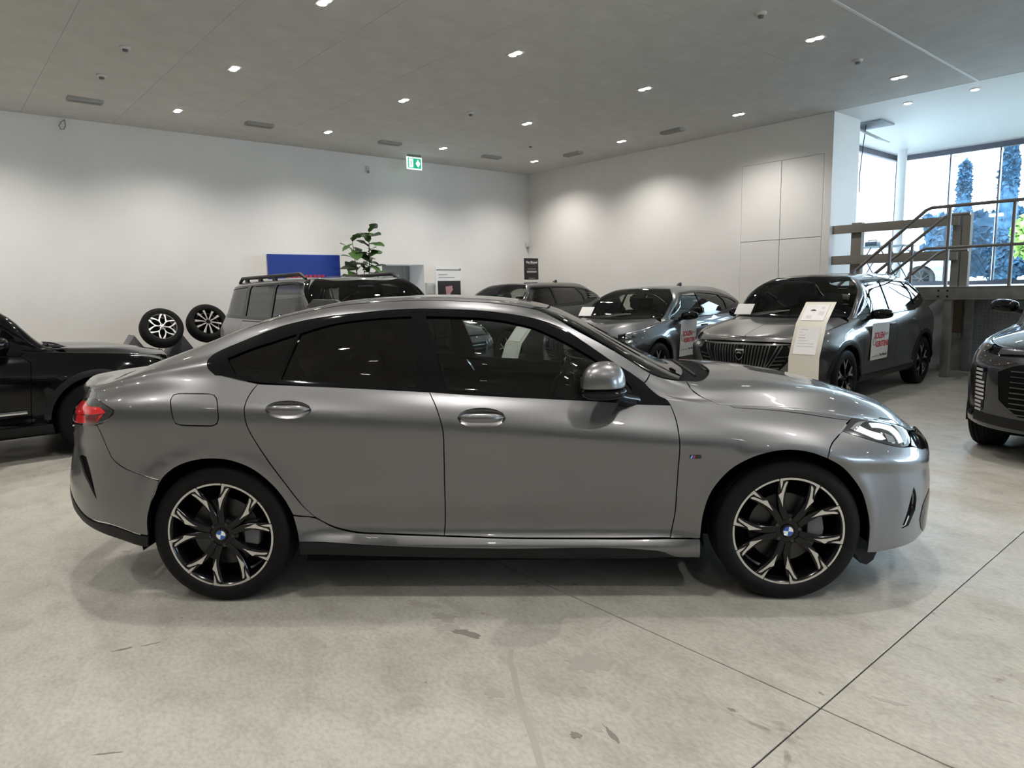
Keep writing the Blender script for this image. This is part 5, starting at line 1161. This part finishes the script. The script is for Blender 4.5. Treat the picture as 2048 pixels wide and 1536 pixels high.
# ---- steel landing and stairs at the opening (local axes: x = s, y = p)
M_steel = noisy(mat('galvanised steel', (.33, .325, .30), .45, .6), 6, (.28, .275, .26), (.38, .375, .35))
M_steeld = mat('dark steel rail', (.22, .20, .19), .4, .5)
st = RE('stair_landing', 0, 0, 0, 'galvanised steel landing with stairs and handrails under the daylight opening', 'staircase')
MB().box(-4.05, .8, 11.64, 11.70, 1.19, 1.375).box(-4.05, .8, 11.62, 11.72, 1.365, 1.38).box(-4.05, .8, 11.62, 11.72, 1.185, 1.20).build('edge_beam', M_steel, st, bevel=.003)
for bx_ in (-3.72, -3.60):
    for bz_ in (1.235, 1.32): MB().tube([(bx_, 11.64, bz_), (bx_, 11.625, bz_)], .016, 6).build('bolt', M_blk, st)
for k in range(5): MB().box(-4.05 + k * .97 + .004, -4.05 + (k + 1) * .97 - .004, 11.71, 12.83, 1.34, 1.37).build('deck_plate', M_steel, st, bevel=.003, seg=1)
for s_, p_ in ((-3.6, 11.72), (-3.6, 12.7), (.4, 11.72)):
    MB().box(s_ - .055, s_ + .055, p_ - .05, p_ + .05, .012, 1.34).build('post', M_steel, st, bevel=.006)
    MB().box(s_ - .13, s_ + .13, p_ - .09, p_ + .09, 0, .014).build('base_plate', mat('pale steel plate', (.6, .59, .55), .4), st, bevel=.003)
dz = 1.375 / 8
for k in range(7):
    MB().box(-4.08 - .22 * (k + 1), -4.08 - .22 * k + .02, 11.76, 12.58, 1.375 - dz * (k + 1) - .035, 1.375 - dz * (k + 1)).build('tread', M_steel, st, bevel=.003)
for p_ in (11.70, 12.58):
    MB().prism([(-4.05, 1.375), (-4.05, 1.14), (-5.62, .0), (-5.82, .0), (-5.82, .06)], p_, p_ + .05, 'y').build('stringer', mat('pale stringer', (.55, .56, .56), .45), st, bevel=.004)
def rail(pts, r=.021, m=M_steeld, n='handrail'): MB().tube(pts, r, 10).build(n, m, st, smooth=True)
rail([(.8, 11.72, 2.56), (-3.9, 11.72, 2.56), (-3.98, 11.72, 2.53), (-5.6, 11.72, 1.12), (-5.75, 11.72, 1.0)], .026)
rail([(.8, 11.72, 1.955), (-3.96, 11.72, 1.955), (-4.04, 11.72, 1.92), (-5.6, 11.72, .62)], .022, n='mid_rail')
rail([(-3.64, 12.58, 2.50), (-3.92, 12.58, 2.50), (-4.0, 12.58, 2.47), (-5.75, 12.58, 1.0)], .026)
rail([(-3.64, 12.58, 1.94), (-3.98, 12.58, 1.94), (-4.06, 12.58, 1.90), (-5.6, 12.58, .60)], .022, n='mid_rail')
for s_, z0, z1 in ((-3.66, 1.37, 2.56), (-2.86, 1.37, 2.56), (-2.06, 1.37, 2.56), (-1.26, 1.37, 2.56), (-4.47, 1.02, 2.12), (-5.5, .16, 1.22)): rail([(s_, 11.72, z0), (s_, 11.72, z1)], .024, n='rail_post')
for s_, z0, z1 in ((-4.45, 1.02, 2.12), (-5.5, .16, 1.22)): rail([(s_, 12.58, z0), (s_, 12.58, z1)], .024, n='rail_post')
M_guard = mat('beige guard timber', (.24, .22, .19), .7)
gd = RE('edge_guard', 0, 0, 0, 'beige timber guard rail across the raised floor edge behind the stairs', 'railing')
MB().box(-5.95, -3.9, 12.93, 12.99, 2.36, 2.51).build('rail_board', M_guard, gd, bevel=.006); MB().box(-5.95, -3.9, 12.93, 12.99, 1.80, 1.96).build('rail_board', M_guard, gd, bevel=.006)
for a, b in ((-5.63, -5.45), (-4.0, -3.88), (-3.86, -3.75)): MB().box(a, b, 12.99, 13.12, 1.367, 2.54).build('post', M_guard, gd, bevel=.006)
wb_ = RE('timber_offcut', -3.84, 12.84, .64, 'brown timber board standing on the concrete behind the landing post', 'board')
MB().box(-.10, .10, -.03, .02, 0, .55).build('board', noisy(mat('brown timber', (.30, .22, .15), .6), 12, (.24, .18, .12), (.36, .27, .19), stretch=(4, 4, .6)), wb_, bevel=.004)
MB().box(-.09, .09, -.035, .02, -.10, -.02).build('bracket', M_conc, wb_)
ck = RE('checker_plate', -2.95, 12.81, 0, 'tall aluminium checker plate sheet leaning on the low concrete wall', 'metal sheet')
MB().box(-.70, .75, .0, .01, .02, 1.14).build('sheet', noisy(mat('aluminium sheet', (.36, .37, .38), .4, .7), 3, (.30, .31, .32), (.44, .45, .46)), ck, bevel=.002, seg=1)
cb = MB()
for i in range(26):
    for j in range(20):
        a = pi / 4 * (1 if (i + j) % 2 else 3); x, z = -.65 + i * .053, .06 + j * .054; c_, s_ = cos(a) * .019, sin(a) * .019; d_ = .005
        cb.add([(x - c_, -.0, z - s_), (x - s_ * .25, -.005, z + c_ * .25), (x + c_, -.0, z + s_), (x + s_ * .25, -.005, z - c_ * .25)], [(0, 1, 2, 3)])
tag(cb.build('raised_pattern', mat('bright aluminium', (.6, .61, .62), .3, .9), ck), kind='stuff')
# ---- folding table with small things on the raised floor
M_tb = mat('thin table leg', (.12, .14, .18), .4)
tb = RE('folding_table', -5.95, 15.0, 1.366, 'folding table with crossed legs on the raised floor behind the stairs', 'table')
MB().box(-.50, .62, -.3, .3, .80, .825).build('tabletop', mat('table pale', (.5, .6, .65), .5), tb, bevel=.004)
for y_ in (-.26, .26):
    for x_ in (-.25, .35):
        for d_ in (-.22, .22): MB().tube([(x_ - d_, y_, .0), (x_ + d_, y_, .80)], .012, 8).build('leg', M_tb, tb)
bg_ = RE('table_case', -6.1, 15.05, 1.366 + .826, 'small dark case standing on the left end of the folding table', 'case')  # small dark case on the table, gives no light
MB().box(-.10, .14, -.1, .1, 0, .10).build('case', mat('case dark', (.06, .08, .10), .4), bg_, bevel=.02); MB().tube([(-.06, 0, .10), (-.06, 0, .13), (.10, 0, .13), (.10, 0, .10)], .008, 8).build('handle', M_blk, bg_)
# ---- outside
M_out = noisy(mat('pale paving', (.55, .54, .5), .8), 2, (.5, .49, .46), (.6, .59, .55))
OG = room(MB().box(-45, 45, 19.0, 75, .9, 1.19).build('ground', M_out)); OG['kind'] = 'structure'
M_leafd = noisy(mat('haze blue foliage', (.03, .075, .13), .8, spec=.1), 5, (.018, .055, .10), (.045, .10, .17)); M_leafg = noisy(mat('shrub foliage', (.22, .38, .08), .7), 6, (.15, .30, .05), (.35, .5, .15)); M_bark = mat('bark', (.12, .09, .06), .9)  # conifer and hedge blue is haze and glare put into the leaf colour
def foliage(n, fn, size, rs):
    V = []; Fc = []
    for i in range(n):
        p = fn(rs); a = rs.normal(size=3); a /= np.linalg.norm(a); b = np.cross(a, rs.normal(size=3)); b /= np.linalg.norm(b); s_ = size * rs.uniform(.6, 1.3)
        k = len(V); V += [tuple(p + a * s_), tuple(p + b * s_ * .6), tuple(p - a * s_), tuple(p - b * s_ * .6)]; Fc.append((k, k + 1, k + 2, k + 3))
    return V, Fc
def conifer(s, p, H, R, lab):
    e = RE('conifer', s, p, 1.19, lab, 'tree', 'conifers beyond the glass facade'); rs = np.random.default_rng(int(abs(s * 100)))
    def fn(r):
        t = r.uniform(0, 1) ** .8; a = r.uniform(0, 2 * pi); rad = R * (1 - t) ** .45 * (.75 + .25 * math.sin(t * 9 + s)) * r.uniform(.55, 1) ; return np.array([rad * cos(a), rad * sin(a), .2 + t * (H - .2)])
    V, Fc = foliage(2600, fn, .16, rs); tag(MB().add(V, Fc).build('foliage', M_leafd, e), kind='stuff')
    MB().lathe([(R * .7, .3), (R * .72, H * .35), (R * .5, H * .7), (R * .1, H * .96)], 14).build('crown_core', M_leafd, e)
    MB().tube([(0, 0, 0), (0, 0, H * .8)], .12, 8).build('trunk', M_bark, e)
conifer(-7.75, 26.0, 4.0, .42, 'dark narrow conifer outside, between the two window mullions')
conifer(-6.55, 26.0, 4.4, .50, 'taller dark conifer outside, nearest the right edge of the picture')
hd = RE('hedge', -5.5, 27.2, 1.19, 'dark clipped hedge running along the far side of the forecourt', 'hedge'); rs = np.random.default_rng(5)
V, Fc = foliage(5000, lambda r: np.array([r.uniform(-3.7, 6), r.uniform(-.4, .4), r.uniform(.45, 2.55)]), .16, rs); tag(MB().add(V, Fc).build('foliage', M_leafd, hd), kind='stuff')
MB().box(-3.6, 6, -.3, .3, .4, 2.45).build('core', M_leafd, hd)
sb_ = RE('flowering_shrub', -5.35, 24.2, 1.19, 'bright green shrub outside behind the pale hatchback', 'shrub'); rs = np.random.default_rng(8)
def fsh(r):
    v = r.normal(size=3); v /= np.linalg.norm(v); v *= r.uniform(.6, 1); return np.array([v[0] * .6, v[1] * .6, 1.5 + v[2] * .75])
V, Fc = foliage(900, fsh, .12, rs); tag(MB().add(V, Fc).build('foliage', M_leafg, sb_), kind='stuff'); MB().tube([(0, 0, 0), (0, 0, 1.5)], .05, 8).build('stem', M_bark, sb_)
lp = RE('lamp_post', -5.9, 22.5, 1.19, 'thin street lamp post outside the glass facade', 'lamp post'); MB().tube([(0, 0, 0), (0, 0, 2.0)], .03, 8).build('pole', M_white, lp); MB().box(-.15, .15, -.08, .08, 1.98, 2.06).build('lamp_head', M_white, lp, bevel=.01)
c2 = dup(carG, V3(-9.3, 24.2, 1.2), -WH, 'pale hatchback parked far outside behind the stairs, seen low between the rails')
# ---- price stand in front of the compact SUV
def totem(s, p, name, label, sc=1., lines=True):
    e = empty(name, V3(s, p)); e.rotation_euler = (0, 0, -WH); tag(e, label, 'sign'); w = .148 * sc; t = .012
    # front view: x = along s, face towards -p; side profile (p, z)
    prof = [(0, 0), (0, .77), (.125, 1.09), (.31, 1.285)]; prof = [(a * sc, b * sc) for a, b in prof]
    off = [(a + t, b + (.004 if i else 0)) for i, (a, b) in enumerate(prof)]
    MB().prism([(a, b) for a, b in prof] + off[::-1], -w, w, 'x').build('folded_body', mat('cream lacquer', (.66, .63, .55), .35), e, bevel=.003)
    MB().box(-w, w, -.05, .25, 0, .012).build('foot', mat('cream lacquer', (.66, .63, .55), .35), e, bevel=.003)
    for i in (1, 2):
        a, b = Vector((0, *prof[i])), Vector((0, *prof[i + 1])); d = (b - a).normalized(); L_ = (b - a).length; n_ = Vector((0, -d[2], d[1]))
        pn = empty('paper_panel', (0, 0, 0), 0, e); o = a + n_ * .002
        pn.matrix_local = Matrix(((1, 0, 0, o[0]), (0, d[1], n_[1], o[1]), (0, d[2], n_[2], o[2]), (0, 0, 0, 1)))
        m_ = .035 * sc
        MB().box(-w + m_, w - m_ * 1.2, m_, L_ - m_, 0, .003).build('paper', M_paper, pn)
        if lines:
            if i == 1:
                for k, (x0, x1) in enumerate(((-.09, -.01), (-.09, -.06), (-.09, -.03), (-.09, -.02), (-.09, 0), (-.09, .07), (-.09, .08))):
                    z_ = L_ - m_ - .03 - k * .028; MB().box(x0, x1, z_, z_ + (.004 if k != 3 else .007), .003, .0036).build('print_line', M_greyink, pn)
            else:
                MB().prism([(-.06, L_ - .115), (-.055, L_ - .105), (-.04, L_ - .095), (-.02, L_ - .095), (-.005, L_ - .107), (0, L_ - .115)], .003, .0038, 'z').build('car_print', M_blkink, pn)
                for x0, x1, z0, z1 in ((-.075, -.02, .06, .10), (.03, .085, .10, .15), (-.09, .08, .045, .048), (.04, .07, L_ - .09, L_ - .06), (-.07, -.01, L_ - .06, L_ - .055)): MB().box(x0, x1, z0, z1, .003, .0034).build('print_block', mat('pale print', (.6, .59, .59), .6), pn)
    return e
PS = np.array([2.76, 6.45, 0])
totem(float(PS @ DR), float(PS @ DL), 'price_stand', 'cream folded price stand in front of the compact SUV grille')
PS2 = np.array([-.06, 7.0, 0]); totem(float(PS2 @ DR), float(PS2 @ DL), 'price_stand', 'cream folded stand seen through the front side windows of the coupe', .84, False)
# blank cards where the scan codes are
for F_, par, nm, lab in ((FA_, carA, 'windshield_card', 'white card at the foot of the compact SUV windshield'), (FB_, carB, 'windshield_card', 'white card at the foot of the low hatchback windshield')):
    q, n = F_.M.ev([F_.pick(('t', par_x, .62)) for par_x in ((.99,) if F_ is FA_ else (1.02,))]); a = q[0]
    W = F_.loc + F_.R @ np.array([a[0] + .02, -a[1], a[2] + .012])
    e = empty(nm, Vector(W), math.atan2(F_.R[1][0], F_.R[0][0])); tag(e, lab, 'card')
    rt_ = Matrix.Rotation(radians(-62), 3, 'Y')
    MB().box(-.09, .09, -.12, .12, -.002, .002, rot=Matrix.Rotation(radians(50), 3, 'Y'), at=(-.05, 0, .075)).build('card', M_paper, e, bevel=.0015)
# ---- wheels on their display stand by the left wall
def display_wheel(p, z, style, mf, mb, lab, yaw=0., sz=.33):
    e = empty('display_wheel', V3(-12.5, p, z)); tag(e, lab, 'wheel', 'wheels leaning on the display stand')
    e.rotation_euler = (radians(24), 0, -WH - pi / 2 + yaw)
    w = wheel_simple(e, (0, 0, 0), 1, sz, .225, style, mf, mb, True, rot=10)
    return e
M_alloyd = mat('dark alloy', (.10, .10, .10), .3, .8)
display_wheel(3.01, .955, 'loops', M_silver, M_silver, 'leftmost display wheel with silver looped spokes', .0)
display_wheel(3.74, 1.00, 'ten', M_mach, M_wheelblk, 'display wheel with straight machined spokes, right of the silver one', -.0)
display_wheel(4.47, .93, 'twin', M_mach, M_wheelblk, 'display wheel with dark twin spokes, mostly hidden by the boxy SUV', -.0)
ds = RE('wheel_stand', -12.75, 3.6, 0, 'black stand of triangular cradles carrying the display wheels', 'stand')
MB().box(-.30, .45, -1.3, 1.3, 0, .52).build('plinth', M_blk, ds, bevel=.01)
for k in range(4): MB().prism([(-.22, .52), (.22, .52), (0, .86)], -.18, .22, 'x').build('cradle', mat('cradle grey', (.12, .12, .13), .5), ds, bevel=.01).location = (0, -1.0 + k * .72, 0)
# ---- blue board, plant, door side box, poster, sign
bb = RE('blue_board', -13.6, 6.08, 0, 'large plain blue board standing in front of the left wall', 'board')
MB().box(-.03, .03, -.77, .77, .0, 2.27).build('board', mat('royal blue', (.008, .035, .26), .45), bb, bevel=.003); MB().box(-.035, -.031, -.79, .79, 0, 2.29).build('white_edge', M_white, bb)
for k in range(9): MB().box(.031, .034, -.38 + k * .09, -.32 + k * .09, 1.72, 1.86).build('red_print', M_redink, bb)
pl = RE('fiddle_leaf_fig', -13.3, 7.25, 0, 'tall green fig plant with large leaves between the blue board and the door', 'plant')
MB().lathe([(0, 0), (.20, 0), (.26, .5), (.24, .5), (.22, .45), (0, .45)], 28).build('pot', mat('pale pot', (.55, .55, .53), .5), pl, smooth=True)
M_leaf = noisy(mat('fig leaf', (.05, .12, .025), .35), 4, (.018, .05, .012), (.085, .17, .04)); rs = random.Random(11)
lv = []; lf_ = []; n = 7
for i in range(n + 1):
    t = i / n; wdt = .062 * math.sin(pi * min(1, t * .93 + .05)) ** .7 * (1 + .55 * (t > .45)) * (1 - .25 * (.25 < t < .45)); z_ = -.10 * t * t
    lv += [(t * .26, -wdt, z_ + .012), (t * .26, 0, z_), (t * .26, wdt, z_ + .012)]
for i in range(n): lf_ += [(i * 3, i * 3 + 3, i * 3 + 4, i * 3 + 1), (i * 3 + 1, i * 3 + 4, i * 3 + 5, i * 3 + 2)]
leaf0 = None
for (bx0, by0, x1, y1, z1, n_) in ((.02, -.02, -.02, -.22, 2.58, 17), (.0, .03, .03, .16, 2.78, 22), (.03, 0, .06, -.02, 2.15, 12)):
    MB().tube([(bx0, by0, .45), ((bx0 + x1) / 2 + .02, (by0 + y1) / 2, 1.4), (x1, y1, z1)], [.018, .014, .006], 8).build('stem', M_bark, pl, smooth=True)
    for k in range(n_):
        t = .50 + .5 * (k + .5) / n_; z = .45 + (z1 - .45) * t; f = t; x = bx0 + (x1 - bx0) * f; y = by0 + (y1 - by0) * f
        if leaf0 is None: leaf0 = meshobj('leaf', lv, lf_, M_leaf, pl, smooth=True); o = leaf0
        else: o = leaf0.copy(); COL.objects.link(o)
        o.parent = pl; o.location = (x, y, z); sc_ = rs.uniform(1.0, 1.55) * (1.2 - .25 * t)
        o.rotation_euler = (rs.uniform(-.5, .5), rs.uniform(-.9, .25), k * 2.4 + rs.uniform(-.4, .4)); o.scale = (sc_, sc_ * 1.15, sc_)
bx_ = RE('wall_box', S0 + .04, 9.56, 1.4, 'pale grey box on the wall right of the recessed door', 'box'); MB().box(-.04, .04, -.13, .13, 0, .28).build('cover', mat('pale grey box', (.55, .55, .53), .5), bx_, bevel=.006); MB().box(-.05, .02, -.10, .10, -.9, 0).build('duct', mat('pale grey box', (.55, .55, .53), .5), bx_)
po = RE('poster_stand', -13.9, 9.9, 0, 'white poster frame with a dark picture, right of the recessed door', 'poster')
MB().box(-.03, .0, -.39, .39, .05, 2.07).build('frame', M_white, po, bevel=.006); MB().box(0, .012, -.36, .36, 1.985, 2.0).build('top_rail', M_frame, po); MB().box(0, .01, .33, .35, 1.97, 2.03).build('rail_end', M_frame, po)
MB().box(0, .006, -.34, .34, .9, 1.72).build('picture', mat('dark picture', (.02, .018, .022), .35), po)
MB().prism([(-.10, 1.40), (-.12, 1.58), (.08, 1.60), (.10, 1.50), (.03, 1.42), (.01, 1.36), (-.04, 1.38)], .006, .008, 'x').build('picture_figure', mat('pink print', (.45, .25, .27), .5), po)
MB().box(.006, .007, -.28, .30, 1.36, 1.375).build('picture_line', mat('pale print', (.6, .59, .59), .6), po)
for z_, y1_ in ((1.86, -.05), (1.79, .17)): MB().box(0, .003, -.31, y1_, z_, z_ + .022).build('print_line', M_greyink, po)
sg_ = RE('dealer_sign', -13.4, 12.17, 0, 'black upright dealer sign with white lettering in the room corner', 'sign')
MB().box(-.02, .02, -.235, .235, 1.72, 2.27).build('panel', mat('sign black', (.015, .014, .014), .5), sg_, bevel=.004)
text('dealer_name', 'Van Mossel', .085, mat('sign white', (.85, .85, .85), .5), sg_, (.0215, 0, 2.165), (pi / 2, 0, pi / 2), bold=.002)
for z_, w_, h_ in ((2.12, .12, .008), (1.99, .14, .012), (1.90, .17, .045), (1.75, .11, .01)): MB().box(.02, .022, -w_, w_, z_, z_ + h_).build('print_line', M_greyink, sg_)
MB().box(-.2, .2, -.42, .48, 0, 1.64).build('counter', mat('counter pale', (.62, .55, .48), .5), sg_, bevel=.01); MB().box(.2, .21, -.40, -.1, 1.60, 1.64).box(.2, .21, .16, .46, 1.60, 1.64).build('counter_front', mat('counter brown', (.08, .05, .04), .5), sg_)
# ---- marks on the floor
M_stain = mat('dried stain', (.17, .152, .138), .6); M_stain2 = mat('faint stain', (.295, .278, .248), .5); M_dust = mat('pale scratch', (.5, .49, .45), .6)
def stain(cs, cp, ls, lp_, ang, m, seed, n=22, j=.35, name='floor_stain'):
    r_ = random.Random(seed); P = []
    for k in range(n):
        a = 2 * pi * k / n; q = 1 + r_.uniform(-j, j); x, y = ls * cos(a) * q, lp_ * sin(a) * q; P.append((cs + x * cos(ang) - y * sin(ang), cp + x * sin(ang) + y * cos(ang)))
    o = MB().prism(P, .0, .0008, 'z').build(name, m, FL); return o
for i, (cs, cp, a, b, an, m_) in enumerate(((-3.145, .50, .035, .007, 1.4, M_stain), (-3.11, .60, .04, .004, 1.35, M_stain), (-2.45, 1.66, .06, .035, .4, M_stain2), (-2.36, 1.61, .05, .028, .9, M_stain2), (-2.27, 1.64, .07, .022, .3, M_stain), (-2.62, 1.66, .08, .02, .5, M_stain2), (-1.84, 1.45, .035, .025, 0, M_stain2), (-1.47, 1.50, .022, .014, 0, M_stain), (-1.44, 1.575, .02, .01, 0, M_stain2), (-1.39, 1.59, .05, .009, -.3, M_stain), (-2.43, .31, .04, .004, 1.0, M_stain), (-2.9, 1.55, .012, .01, 0, M_stain2), (-1.75, 1.85, .09, .06, .6, M_stain2), (-1.2, 2.0, .015, .008, 0, M_stain), (-.85, 2.45, .05, .012, .3, M_stain2), (-.6, 2.75, .03, .01, .2, M_stain2))):
    stain(cs, cp, a, b, an, m_, 30 + i)
trk = [(-2.03, 1.70), (-1.97, 1.64), (-1.90, 1.60), (-1.80, 1.53), (-1.68, 1.455), (-1.55, 1.385), (-1.43, 1.31), (-1.33, 1.24)]
P = [(s - .008, p - .010) for s, p in trk] + [(s + .006, p + .008) for s, p in trk[::-1]]
MB().prism(P, 0, .0007, 'z').build('tyre_streak', M_stain2, FL)
# added unseen spot that makes the bluish floor glow by the coupe nose
cs_ = empty('added_spotlight', V3(6.6, 4.45, CEIL - .005), -WH); tag(cs_, 'added cool spotlight out of view, making the bluish glow on the floor by the coupe nose', 'ceiling light')
MB().tube([(0, 0, 0), (0, 0, -.10)], .05, 20).build('frame', M_lampframe, cs_); MB().tube([(0, 0, -.1005), (0, 0, -.106)], .04, 20).build('lamp', M_lampon, cs_)
l_ = spot((0, 0, -.14), 1700, cs_, col=(.42, .70, 1), size=11, blend=.6)
d_ = Vector((-1.30 - 6.6, 4.30 - 4.45, -(CEIL - .14))); l_.rotation_mode = 'QUATERNION'; l_.rotation_quaternion = d_.to_track_quat('-Z', 'Y')
